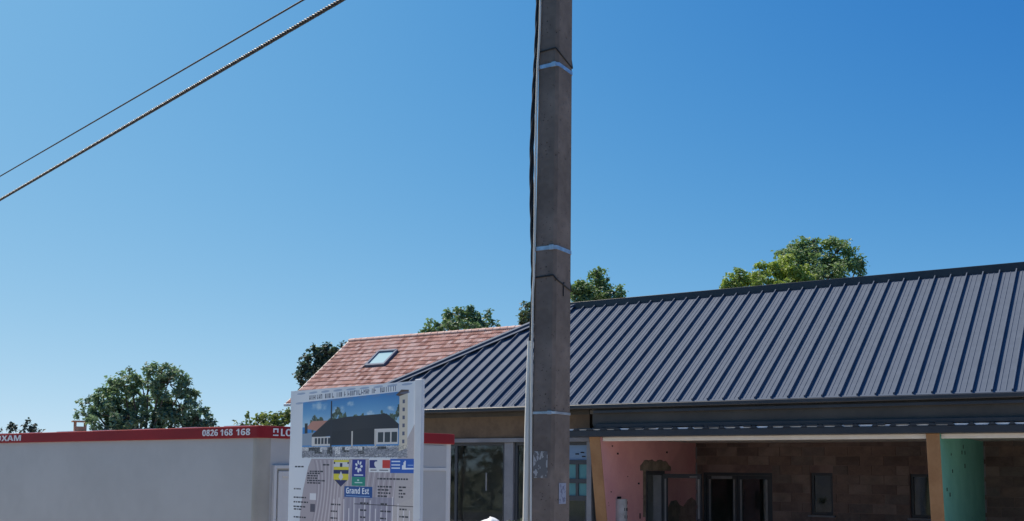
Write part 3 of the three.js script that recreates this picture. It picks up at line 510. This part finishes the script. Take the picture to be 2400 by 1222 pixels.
  // tricolour emblem
  fillR('#e9e8e8', 1.01, 1.25, 2.165, 2.262); fillR('#26307c', 1.018, 1.105, 2.194, 2.25); fillR('#d23a36', 1.165, 1.25, 2.194, 2.25); c.fillStyle = '#e9e8e8'; c.beginPath(); c.ellipse(X(1.105), Y(2.215), 26, 17, 0.5, 0, 7); c.fill(); fillR('#5a5a60', 1.03, 1.1, 2.176, 2.182); fillR('#5a5a60', 1.13, 1.23, 2.176, 2.182);
  // blue authority panel
  fillR('#1f5cb8', 1.252, 1.511, 2.161, 2.258); for (const h of [2.236, 2.212, 2.19]) fillR('#dfe7f2', 1.265, 1.36, h, h + 0.009); poly('#e8edf4', [[1.38, 2.185], [1.38, 2.215], [1.395, 2.215], [1.395, 2.235], [1.405, 2.235], [1.405, 2.245], [1.42, 2.245], [1.42, 2.197], [1.505, 2.197], [1.505, 2.187]]); fillR('#9cb8e0', 1.44, 1.5, 2.212, 2.218);
  // regional logo
  fillR('#174f92', 0.727, 1.056, 1.983, 2.061); c.fillStyle = '#f2f5f8'; c.font = 'bold 44px sans-serif'; c.fillText('Grand Est', X(0.745), Y(2.008)); fillR('#8fb3dc', 0.75, 1.03, 1.99, 1.995);
  // small print
  const para = (s, h, w, n, gap) => { for (let i = 0; i < n; i++) { let x = s; const e = s + w * (0.5 + 0.5 * R()); c.fillStyle = '#33363f'; while (x < e) { const q = 0.012 + 0.03 * R(); c.fillRect(X(x), Y(h - i * gap), q * k, 8); x += q + 0.008; } } };
  para(0.08, 2.205, 0.12, 1, 0.03); para(0.28, 2.17, 0.18, 1, 0.03); para(0.25, 2.155, 0.24, 5, 0.018); para(0.45, 2.22, 0.12, 1, 0.02); para(0.075, 2.035, 0.14, 1, 0.02); para(0.075, 1.97, 0.2, 3, 0.035); para(0.08, 1.88, 0.16, 5, 0.06);
  para(1.11, 2.125, 0.38, 1, 0.02); para(1.115, 2.07, 0.14, 4, 0.022); para(1.35, 2.07, 0.07, 4, 0.022);
  fillR('#43424a', 0.85, 1.511, 1.934, 1.939); for (let i = 0; i < 14; i++) { para(0.56, 1.93 - i * 0.05, 0.14, 1, 0.02); para(0.92, 1.95 - i * 0.05, 0.1, 1, 0.02); para(1.15, 1.95 - i * 0.05, 0.1, 1, 0.02); para(1.36, 1.92 - i * 0.05, 0.09, 1, 0.02); }
  fillR('#e6e4e4', 0.29, 0.37, 1.95, 2.0); fillR('#565462', 0.3, 0.36, 1.86, 1.92);
  const t = new THREE.CanvasTexture(cv); t.colorSpace = THREE.SRGBColorSpace; t.anisotropy = 8;
  const printMat = new THREE.MeshStandardMaterial({ map: t, roughness: 0.55 });
  const W = 1.6, bot = 0.747;
  part('board', box(0.0, 1.512, bot, 2.787, -0.02, -0.002), M.whitePaint, sign);
  const pg = new THREE.PlaneGeometry(W, 2.04, 24, 30); pg.translate(W / 2, bot + 1.02, 0);
  // the sheet is cut at the near post
  const face = new THREE.PlaneGeometry(1.51, 2.04, 20, 28); { const uv = face.attributes.uv, p = face.attributes.position; for (let i = 0; i < uv.count; i++) { uv.setX(i, uv.getX(i) * 1.51 / W); const x = p.getX(i), y = p.getY(i); p.setZ(i, 0.0035 + 0.0022 * Math.sin(x * 9 + y * 3) * Math.sin(y * 7)); } face.computeVertexNormals(); } face.translate(0.755, bot + 1.02, 0); void pg;
  part('printed_sheet', face, printMat, sign);
  part('post', box(1.514, 1.588, 0, 2.797, -0.014, 0.012, 0.004), M.whitePaint, sign);
  part('post', box(-0.012, 0.075, 0, 2.78, -0.11, -0.021, 0.006), M.whitePaint, sign);
  part('cross_bar', box(0.08, 1.51, 1.2, 1.26, -0.065, -0.0205), M.whitePaint, sign);
}

// ---------------------------------------------------------------- concrete utility pole
const poleRoot = thing('utility_pole', 'weathered concrete utility pole with steel bands and stuck paper remnants', 'utility pole', V(0.262, 0, -7.24), 0);
{
  const TH = -31 * Math.PI / 180, lean = 0.0069, TOP = 7.1;
  const sc = (h) => 1.244 - 0.0371 * h;
  const ring = (h, off = 0) => {                             // chamfered rectangle at height h, in the root's frame
    const s = sc(h), w = 0.079 * s + off, d = 0.1115 * s + off, ch = 0.02;
    const P = [[w, d - ch], [w - ch, d], [-w + ch, d], [-w, d - ch], [-w, -d + ch], [-w + ch, -d], [w - ch, -d], [w, -d + ch]];
    return P.map(([x, z]) => V(x * Math.cos(TH) + z * Math.sin(TH) + lean * h, h, -x * Math.sin(TH) + z * Math.cos(TH)));
  };
  const loft = (rings) => { const P = []; for (let i = 0; i + 1 < rings.length; i++) for (let k = 0; k < 8; k++) { const a = rings[i][k], b = rings[i][(k + 1) % 8], c = rings[i + 1][k], d = rings[i + 1][(k + 1) % 8]; for (const q of [a, c, b, b, c, d]) P.push(q.x, q.y, q.z); } return P; };
  const solid = (rings) => { const P = loft(rings); for (const [r, f] of [[rings[0], 0], [rings[rings.length - 1], 1]]) for (let k = 1; k < 7; k++) for (const q of f ? [r[0], r[k + 1], r[k]] : [r[0], r[k], r[k + 1]]) P.push(q.x, q.y, q.z); const g = new THREE.BufferGeometry(); g.setAttribute('position', new THREE.Float32BufferAttribute(P, 3)); g.computeVertexNormals(); return uvMetre(g); };
  const hs = []; for (let h = 0; h <= TOP + 0.001; h += 0.355) hs.push(h);
  part('shaft', solid(hs.map((h) => ring(h))), M.concrete, poleRoot);
  const band = (h, t, mat, name) => part(name, solid([ring(h - t / 2, 0.004), ring(h + t / 2, 0.004)]), mat, poleRoot);
  for (const [h, t] of [[5.085, 0.028], [3.755, 0.028], [2.588, 0.017]]) {
    const b = band(h, t, M.steel, 'steel_band'); const q = ring(h, 0.006), f = q[1].clone().lerp(q[2], 0.12);
    const bk = part('buckle', new RoundedBoxGeometry(0.034, t + 0.008, 0.008, 1, 0.002), M.steel, b); bk.position.copy(f); bk.rotation.y = TH;
  }
  for (const h of [5.205, 3.555, 6.3]) { const r = ring(h, 0.003); r.push(r[0].clone()); r.forEach((p, i) => { p.y -= [0.03, 0, 0.006, 0.02, 0, 0, 0, 0.08, 0.03][i]; }); part('tie_wire', tube(r, 0.0055, 6), M.cableBlack, poleRoot); }
  { const q = ring(3.52, 0.004)[0].lerp(ring(3.52, 0.004)[7], 0.45); part('tie_wire', tube([q, q.clone().add(V(0, -0.1, 0))], 0.004, 5), M.cableBlack, poleRoot); }
  // stuck papers
  const blot = (seed, A, B, th) => { const n = fbm(seed, 5, 4); return new THREE.MeshStandardMaterial({ roughness: 0.9, map: tex(128, (u, v) => { const e = n(u, v); const q = e > th ? B : A; return q.map(lin2s); }, 1) }); };
  const sheet = (k0, k1, f0, f1, h0, h1, mat, name, label) => {
    const P = [], U = []; const c = (h, f) => { const r = ring(h, 0.0035); return r[k0].clone().lerp(r[k1], f); };
    const q = [c(h0, f0), c(h0, f1), c(h1, f1), c(h1, f0)], uv = [[0, 0], [1, 0], [1, 1], [0, 1]]; for (const i of [0, 1, 2, 0, 2, 3]) { P.push(q[i].x, q[i].y, q[i].z); U.push(...uv[i]); }
    const g = new THREE.BufferGeometry(); g.setAttribute('position', new THREE.Float32BufferAttribute(P, 3)); g.setAttribute('uv', new THREE.Float32BufferAttribute(U, 2)); g.computeVertexNormals(); part(name, g, mat, poleRoot, label);
  };
  sheet(2, 1, 0.06, 0.82, 2.135, 2.32, blot(8, [0.16, 0.15, 0.145], [0.42, 0.41, 0.4], 0.53), 'paper_remnant', 'torn grey and white remains of a glued poster');
  sheet(0, 7, 0.28, 0.74, 1.955, 2.1, blot(14, [0.3, 0.32, 0.4], [0.16, 0.17, 0.24], 0.56), 'label_sticker', 'small pale blue sticker');
  // cable running down the left edge, then into a pale guard pipe
  const dn = (px, py) => at(px, py, 7.2).sub(poleRoot.position);
  const path = new THREE.CatmullRomCurve3([dn(1268, -330), dn(1264, -100), dn(1261, 0), dn(1257, 120), dn(1252, 210), dn(1246.5, 350), dn(1246.5, 480), dn(1249, 600), dn(1249, 700), dn(1245, 790), dn(1242, 830)]).getPoints(80);
  const tw = []; for (const ph of [0, 2.1, 4.2]) tw.push(tube(path.map((p, i) => p.clone().add(V(0.0085 * Math.cos(i * 0.5 + ph), 0, 0.0085 * Math.sin(i * 0.5 + ph)))), 0.0095, 6));
  part('riser_cable', merge(tw), M.cableBlack, poleRoot);
  const cd = [[1267, -60], [1266, 30], [1264, 90], [1262, 125], [1260.5, 150], [1258, 220], [1256, 300], [1254.5, 400], [1253, 550], [1251.7, 600], [1251.5, 650], [1249.5, 680], [1248.5, 740], [1246.8, 820], [1246, 900], [1245, 970], [1244.5, 1100], [1244, 1222]].map(([x, y]) => at(x, y, 7.165).sub(poleRoot.position));
  part('pale_conduit', tube(new THREE.CatmullRomCurve3(cd).getPoints(90), 0.0085, 8), M.pvc, poleRoot, 'thin pale conduit tied along the pole edge');
  const gp = [dn(1242.5, 800), dn(1241, 850), dn(1238.5, 920), dn(1236.5, 1000), dn(1234.5, 1120), dn(1233, 1222)]; const e0 = gp[gp.length - 1]; gp.push(V(e0.x - 0.02, 0.0, e0.z));
  part('guard_pipe', tube(gp, gp.map((_, i) => 0.018 + 0.0012 * i), 14, false), M.pvc, poleRoot, 'cream plastic pipe guarding the cable');
  part('anchor_hook', tube([V(-0.07, 6.5, -0.02), V(-0.02, 6.52, 0.0), V(0.06, 6.5, 0.02)], 0.014, 8), M.steel, poleRoot);
}
// overhead lines, level at the pole head, running away to the left
{
  const H = 6.5, dir = V(-8.369 + 1.605, 0, -16.389 + 9.132).normalize(), p0 = V(0.26, H, -7.13), pB = V(-1.605, H, -9.132);
  const line = (from, to, n) => { const q = []; for (let i = 0; i <= n; i++) q.push(from.clone().lerp(to, i / n)); return q; };
  const far = pB.clone().addScaledVector(dir, 32);
  const a = line(p0, far, 3400), side = V(0, 1, 0).cross(dir).normalize();
  const c1 = thing('bundled_overhead_cable', 'thick twisted black overhead cable hung from the concrete pole', 'cable', V(0, 0, 0), 0, 'overhead cables');
  [[0, M.cablePale], [2.09, M.cableBlack], [4.19, M.cableBlack]].forEach(([ph, mat]) => part('strand', tube(a.map((p, i) => { const t = i * 0.0103 / 0.14 * 6.283 + ph; return p.clone().addScaledVector(side, 0.011 * Math.cos(t)).add(V(0, 0.011 * Math.sin(t), 0)); }), 0.011, 6), mat, c1));
  const q0 = V(-1.961, H, -9.138), d2 = V(-7.691 + 1.961, 0, -15.026 + 9.138).normalize();
  const c2 = thing('thin_overhead_cable', 'thin black overhead cable running beside the twisted one', 'cable', V(0, 0, 0), 0, 'overhead cables');
  part('wire', tube(line(V(0.2, H, -7.13), q0, 4).concat(line(q0, q0.clone().addScaledVector(d2, 32), 60).slice(1)), 0.0088, 8), M.cableBlack, c2);
}

// ---------------------------------------------------------------- white bulk bag and weed in front of the glazed room
{
  const base = at(1141, 1211, 17.5), top = base.y; base.y = 0;
  const bag = thing('bulk_bag', 'white woven bulk bag with gathered top in front of the glazed room', 'bag', base, 0.4);
  const g = new RoundedBoxGeometry(0.95, 0.98, 0.95, 10, 0.16), p = g.attributes.position, n = fbm(4, 4, 3);
  for (let i = 0; i < p.count; i++) { const x = p.getX(i), y = p.getY(i), z = p.getZ(i), b = 1 + 0.07 * Math.cos(y * 2.6) + 0.05 * (n(x * 0.5 + 0.5, z * 0.5 + y * 0.3 + 0.5) - 0.5); p.setXYZ(i, x * b, y, z * b); }
  g.translate(0, 0.49, 0); g.computeVertexNormals(); part('sack', uvMetre(g), M.bag, bag);
  const rows = 24, seg = 36, P = [], I = [];
  for (let j = 0; j <= rows; j++) for (let k = 0; k <= seg; k++) { const t = j / rows, an = k / seg * 6.2832, r = (t < 0.5 ? 0.32 - 0.2 * Math.sin(t * 3.14) : 0.12 + 0.07 * Math.sin((t - 0.5) * 6.28)) * Math.sqrt(Math.max(0, 1 - Math.max(0, (t - 0.72) / 0.28) ** 2)) * (1 + 0.13 * Math.sin(an * 7 + t * 2) * (0.4 + 0.6 * t)); P.push(r * Math.cos(an) + 0.05 * t, 0.95 + (top - 0.95 - 0.02) * t + 0.02 * t * Math.sin(an + 1), r * Math.sin(an)); }
  for (let j = 0; j < rows; j++) for (let k = 0; k < seg; k++) { const a = j * (seg + 1) + k, b = a + seg + 1; I.push(a, b, a + 1, a + 1, b, b + 1); }
  const q = new THREE.BufferGeometry(); q.setAttribute('position', new THREE.Float32BufferAttribute(P, 3)); q.setIndex(I); q.computeVertexNormals(); part('gathered_neck', uvMetre(q), M.bag, bag);
  for (const [x, z] of [[0.4, 0.4], [-0.4, 0.4], [0.4, -0.4], [-0.4, -0.4]]) part('lifting_loop', tube([V(x, 0.9, z), V(x * 0.98, 1.06, z * 0.9), V(x * 0.8, 1.1, z * 0.8), V(x * 0.7, 1.02, z * 0.75), V(x * 0.75, 0.93, z * 0.7)], 0.016, 6), M.bag, bag);
}

// ---------------------------------------------------------------- trees and plants
const leafMat = (() => { const m = new THREE.MeshPhysicalMaterial({ vertexColors: true, roughness: 0.75, transmission: 0.58, thickness: 0, side: THREE.DoubleSide }); return m; })();
function foliage(clusters, n, size, A, B, seed) {            // folded leaves scattered through clumps
  const r = rngOf(seed), P = new Float32Array(n * 4 * 9), Cc = new Float32Array(n * 4 * 9); let o = 0, tot = 0; const cum = clusters.map((c) => tot += c.w);
  const gs = () => (r() + r() + r() - 1.5) / 0.9;
  const ax = V(), bx = V(), nn = V(), c0 = V();
  for (let i = 0; i < n; i++) {
    const q = r() * tot; let k = cum.findIndex((v) => v >= q); const c = clusters[k];
    c0.set(c.x + gs() * c.r, c.y + gs() * c.r * 0.85, c.z + gs() * c.r);
    ax.set(r() - 0.5, r() * 0.9 - 0.65, r() - 0.5).normalize(); nn.set(r() - 0.5, 0.25 + r() * 0.75, r() - 0.5).normalize(); bx.crossVectors(ax, nn).normalize(); nn.crossVectors(bx, ax);
    const L = size * (0.6 + 0.8 * r()), W = L * 0.36, t = Math.min(1, Math.max(0, c.t * 0.6 + r() * 0.55)), v = 0.75 + 0.5 * r();
    const base = c0, tip = c0.clone().addScaledVector(ax, L), m = c0.clone().addScaledVector(ax, L * 0.48), l = m.clone().addScaledVector(bx, W).addScaledVector(nn, W * 0.35), rr = m.clone().addScaledVector(bx, -W).addScaledVector(nn, W * 0.35);
    for (const [a, b, d] of [[base, l, m], [l, tip, m], [base, m, rr], [m, tip, rr]]) for (const w of [a, b, d]) { P[o] = w.x; P[o + 1] = w.y; P[o + 2] = w.z; Cc[o] = (A[0] * (1 - t) + B[0] * t) * v; Cc[o + 1] = (A[1] * (1 - t) + B[1] * t) * v; Cc[o + 2] = (A[2] * (1 - t) + B[2] * t) * v; o += 3; }
  }
  const g = new THREE.BufferGeometry(); g.setAttribute('position', new THREE.BufferAttribute(P, 3)); g.setAttribute('color', new THREE.BufferAttribute(Cc, 3)); g.computeVertexNormals(); return g;
}
// blobs: [pixel x, pixel y, radius x, radius y, yellowness, sparseness]; depth from what stands in front
function tree(name, label, d, trunkPx, blobs, o) {
  const base = at(trunkPx, 1098, d); base.y = 0; const r = rngOf(o.seed);
  const t = thing(name, label, o.category || 'tree', base, 0, o.group), cl = [], limbs = [];
  const px = d / FOC, centre = blobs.map(([x, y, rx, ry]) => { const p = at(x, y, d); p.z += (r() - 0.5) * (rx + ry) * px * 0.5; return p.sub(base); });
  const forkY = o.fork ?? Math.max(0.6, Math.min(...centre.map((c) => c.y)) * 0.55), tr = o.trunk ?? 0.16;
  const trunkTop = V((r() - 0.5) * 0.2, forkY, (r() - 0.5) * 0.2);
  part('trunk', tube([V(0, 0, 0), V(0.04, forkY * 0.35, 0.03), V(-0.03, forkY * 0.7, -0.02), trunkTop], [tr * 1.35, tr, tr * 0.85, tr * 0.7], 10), M.bark, t);
  blobs.forEach(([x, y, rx, ry, yel = 0, sparse = 1], i) => {
    const c = centre[i], R = V(rx * px, ry * px, (rx + ry) / 2 * px * (o.deep ?? 1));
    const mid = trunkTop.clone().lerp(c, 0.55).add(V((r() - 0.5) * 0.3, 0.15, (r() - 0.5) * 0.3)); limbs.push(tube([trunkTop.clone().add(V(0, -0.1, 0)), mid, c.clone().add(V(0, R.y * 0.3, 0))], [tr * 0.55, tr * 0.28, tr * 0.08], 6));
    const m = Math.round((o.clumps ?? 26) * sparse);
    for (let k = 0; k < m; k++) {
      const dir = V(r() * 2 - 1, r() * 2 - 1, r() * 2 - 1); if (dir.length() > 1) { k--; continue; } dir.normalize(); const q = 0.45 + 0.55 * Math.sqrt(r());
      const p = c.clone().add(V(dir.x * R.x * q, dir.y * R.y * q, dir.z * R.z * q)), cr = (o.clumpSize ?? 0.24) * Math.min(R.x, R.y) * (0.6 + 0.8 * r());
      cl.push({ x: p.x, y: p.y, z: p.z, r: cr, w: R.x * R.y * (0.6 + 0.8 * r()) / m * sparse, t: Math.min(1, Math.max(0, yel + 0.5 * dir.y * 0.3 + 0.25 * (r() - 0.5))) });
      if (k % 3 === 0) limbs.push(tube([c.clone().lerp(p, 0.1), c.clone().lerp(p, 0.6).add(V(0, 0.05, 0)), p], [tr * 0.14, tr * 0.08, tr * 0.03], 4, false));
    }
  });
  part('limbs', merge(limbs), M.bark, t);
  part('crown', foliage(cl, o.n, o.leaf, o.A, o.B, o.seed + 1), leafMat, t);
  return t;
}
const DK = [0.05, 0.1, 0.07], YEL = [0.24, 0.3, 0.04];
tree('walnut_tree', 'broad dark green leafy tree rising behind the grey cabin', 42, 330, [
  [330, 935, 70, 50, 0.6], [400, 900, 42, 40, 0.4], [380, 870, 38, 22, 0.5], [290, 905, 45, 32, 0.8], [240, 945, 40, 34, 0.7], [200, 975, 26, 14, 0.4, 0.5], [205, 945, 24, 14, 0.5, 0.45], [300, 985, 90, 34, 0.3], [420, 955, 55, 46, 0.2], [430, 905, 16, 30, 0.5, 0.7], [465, 985, 42, 24, 0.05], [490, 996, 20, 10, 0.0, 0.6], [400, 1000, 60, 40, 0.1], [260, 1010, 70, 40, 0.3], [340, 1060, 120, 60, 0.3], [300, 880, 22, 18, 0.5, 0.5], [345, 862, 16, 12, 0.5, 0.5]],
  { seed: 101, n: 15000, leaf: 0.17, A: [0.09, 0.175, 0.13], B: [0.22, 0.33, 0.14], clumps: 30, clumpSize: 0.22, trunk: 0.2 });
tree('lime_tree', 'sunlit yellow green tree peeping over the cabin beside the notice board', 38, 640, [[640, 985, 34, 20, 0.7], [605, 992, 26, 14, 0.6, 0.6], [665, 975, 22, 18, 0.5], [565, 992, 16, 12, 0.4, 0.35], [580, 975, 8, 10, 0.4, 0.3], [640, 1030, 90, 40, 0.4], [600, 1060, 80, 40, 0.3]],
  { seed: 111, n: 4200, leaf: 0.15, A: [0.05, 0.11, 0.05], B: YEL, clumps: 20, clumpSize: 0.25, trunk: 0.12 });
tree('evergreen_tree', 'dark narrow leaved tree against the gable edge of the tiled house', 52, 755, [[740, 850, 26, 34, 0.1], [720, 885, 26, 34, 0.05], [770, 830, 24, 22, 0.3], [735, 820, 9, 14, 0.0, 0.6], [712, 838, 8, 14, 0.0, 0.5], [768, 812, 12, 10, 0.1, 0.6], [801, 808, 8, 7, 0, 0.6], [704, 868, 8, 20, 0, 0.5], [760, 880, 50, 50, 0.1], [780, 940, 70, 60, 0.1], [788, 825, 14, 12, 0.1, 0.6]],
  { seed: 121, n: 6500, leaf: 0.2, A: [0.035, 0.085, 0.07], B: [0.11, 0.16, 0.07], clumps: 22, clumpSize: 0.25, trunk: 0.18 });
tree('broadleaf_tree', 'leafy green tree standing behind the tiled roof ridge', 62, 1085, [[1080, 755, 55, 26, 0.5], [1040, 765, 40, 18, 0.5], [1070, 735, 34, 16, 0.4], [1100, 735, 26, 14, 0.3], [1130, 755, 30, 20, 0.3], [1165, 765, 16, 12, 0.2, 0.5], [1145, 733, 8, 10, 0.1, 0.5], [1105, 720, 8, 6, 0.2, 0.5], [1005, 772, 20, 12, 0.4, 0.7], [1085, 800, 100, 50, 0.3], [1085, 850, 80, 50, 0.2]],
  { seed: 131, n: 7500, leaf: 0.22, A: [0.09, 0.18, 0.11], B: [0.24, 0.36, 0.12], clumps: 24, clumpSize: 0.25, trunk: 0.2, group: 'trees behind the roofs' });
tree('slender_tree', 'slim green tree top showing just beside the concrete pole', 55, 1235, [[1235, 745, 16, 20, 0.4], [1232, 720, 12, 14, 0.2, 0.7], [1250, 735, 20, 24, 0.3], [1245, 780, 30, 40, 0.3], [1245, 840, 40, 50, 0.2]],
  { seed: 141, n: 2600, leaf: 0.2, A: [0.05, 0.095, 0.065], B: [0.16, 0.22, 0.07], clumps: 20, clumpSize: 0.26, trunk: 0.12, group: 'trees behind the roofs' });
tree('round_tree', 'rounded green tree above the left end of the metal roof ridge', 50, 1395, [[1395, 680, 46, 28, 0.5], [1405, 655, 32, 22, 0.5], [1365, 680, 36, 24, 0.6], [1440, 688, 30, 22, 0.35], [1400, 640, 16, 10, 0.3, 0.7], [1350, 690, 30, 30, 0.4], [1400, 740, 80, 60, 0.3], [1400, 820, 70, 60, 0.2]],
  { seed: 151, n: 9000, leaf: 0.17, A: [0.09, 0.18, 0.09], B: [0.27, 0.39, 0.1], clumps: 30, clumpSize: 0.26, trunk: 0.22, group: 'trees behind the roofs' });
tree('tall_tree', 'tall dense green tree rising highest above the metal roof ridge', 54, 1920, [[1900, 610, 60, 50, 0.35], [1890, 585, 34, 26, 0.35], [1955, 600, 46, 38, 0.45], [1985, 630, 46, 40, 0.15], [1850, 610, 36, 34, 0.35], [1945, 575, 24, 14, 0.35, 0.8], [2010, 612, 16, 14, 0.1, 0.5], [2015, 640, 14, 20, 0.1, 0.5], [1920, 670, 110, 60, 0.2], [1920, 760, 110, 80, 0.15], [1905, 568, 12, 10, 0.3, 0.6]],
  { seed: 161, n: 17000, leaf: 0.165, A: [0.13, 0.23, 0.11], B: [0.3, 0.42, 0.11], clumps: 34, clumpSize: 0.25, trunk: 0.28, group: 'trees behind the roofs' });
tree('golden_tree', 'bright yellow green tree just over the metal roof ridge', 49, 1790, [[1800, 645, 50, 28, 0.95], [1845, 630, 44, 34, 0.95], [1760, 655, 40, 22, 0.85], [1725, 660, 28, 20, 0.6], [1733, 640, 14, 12, 0.4, 0.7], [1780, 630, 14, 10, 0.4, 0.6], [1870, 655, 44, 30, 0.8], [1710, 672, 20, 14, 0.8], [1790, 700, 90, 50, 0.5], [1790, 780, 80, 60, 0.4]],
  { seed: 171, n: 13000, leaf: 0.15, A: [0.14, 0.24, 0.08], B: [0.4, 0.5, 0.08], clumps: 34, clumpSize: 0.26, trunk: 0.2, group: 'trees behind the roofs' });
tree('leafy_shrub', 'wispy shrub shoots sticking up behind the far end of the cabin', 19, 60, [[22, 1003, 5, 12, 0.2], [33, 1000, 4, 9, 0.2], [64, 995, 6, 12, 0.2], [78, 1006, 10, 8, 0.2], [45, 1012, 10, 6, 0.2, 0.5], [92, 1013, 8, 4, 0.2, 0.5], [50, 1035, 50, 16, 0.3], [2, 1008, 4, 5, 0.2, 0.5]],
  { seed: 181, n: 900, leaf: 0.06, A: [0.02, 0.045, 0.04], B: [0.05, 0.085, 0.04], clumps: 8, clumpSize: 0.35, trunk: 0.03, category: 'shrub' });
tree('tall_weed', 'tall thin weed growing in front of the glazed room', 16.5, 1200, [[1195, 1224, 4, 5, 0.5], [1218, 1222, 5, 8, 0.3], [1205, 1236, 14, 10, 0.3]],
  { seed: 191, n: 160, leaf: 0.06, A: [0.03, 0.06, 0.02], B: [0.1, 0.15, 0.04], clumps: 8, clumpSize: 0.4, trunk: 0.012, category: 'weed', fork: 0.7 });

// ---------------------------------------------------------------- tall hedge across the road, mirrored in the glazing
{
  const r = rngOf(301), cl = [], o = frame(-5, -9), h = thing('tall_hedge', 'long tall green hedge across the road facing the building', 'hedge', o, FRAME_TURN);
  for (let i = 0; i < 900; i++) cl.push({ x: (r() - 0.5) * 80, y: 0.3 + r() * 4.3, z: (r() - 0.5) * 1.6, r: 0.4, w: 1, t: r() });
  const stems = []; for (let i = 0; i < 40; i++) { const x = -39 + i * 2; stems.push(tube([V(x, 0, 0), V(x + 0.1, 2, 0.1), V(x, 4, 0)], [0.08, 0.05, 0.02], 6)); }
  part('stems', merge(stems), M.bark, h);
  part('foliage', foliage(cl, 22000, 0.3, [0.05, 0.09, 0.04], [0.09, 0.14, 0.05], 302), leafMat, h);
}

// ---------------------------------------------------------------- small house whose chimney shows over the cabin
{
  const p = at(187, 1000, 48); p.y = 0;
  const h = thing('chimney_house', 'low house whose open capped brick chimney shows beside the dark tree', 'house', p, 0.5);
  part('wall', box(-4, 4, 0, 2.4, -4, 4), M.wallCream, h);
  const s = new THREE.Shape([[-4.3, 2.35], [4.3, 2.35], [0, 3.5]].map((q) => new THREE.Vector2(...q))); const g = new THREE.ExtrudeGeometry(s, { depth: 8.6, bevelEnabled: false }); g.translate(0, 0, -4.3); part('roof', uvMetre(g), tileMats[2], h);
  const ch = part('chimney', box(-0.26, 0.26, 3.2, 3.98, -0.26, 0.26), M.chimBrick, h);
  for (const [x, z] of [[-0.22, -0.22], [0.22, -0.22], [-0.22, 0.22], [0.22, 0.22]]) part('cap_pillar', box(x - 0.04, x + 0.04, 3.981, 4.19, z - 0.04, z + 0.04), M.chimBrick, ch);
  part('cap_slab', box(-0.36, 0.36, 4.191, 4.25, -0.36, 0.36, 0.01), M.chimBrick, ch);
}

scene.traverse((o) => { if (o.isMesh) { o.castShadow = true; o.receiveShadow = true; } });
renderer.render(scene, camera);
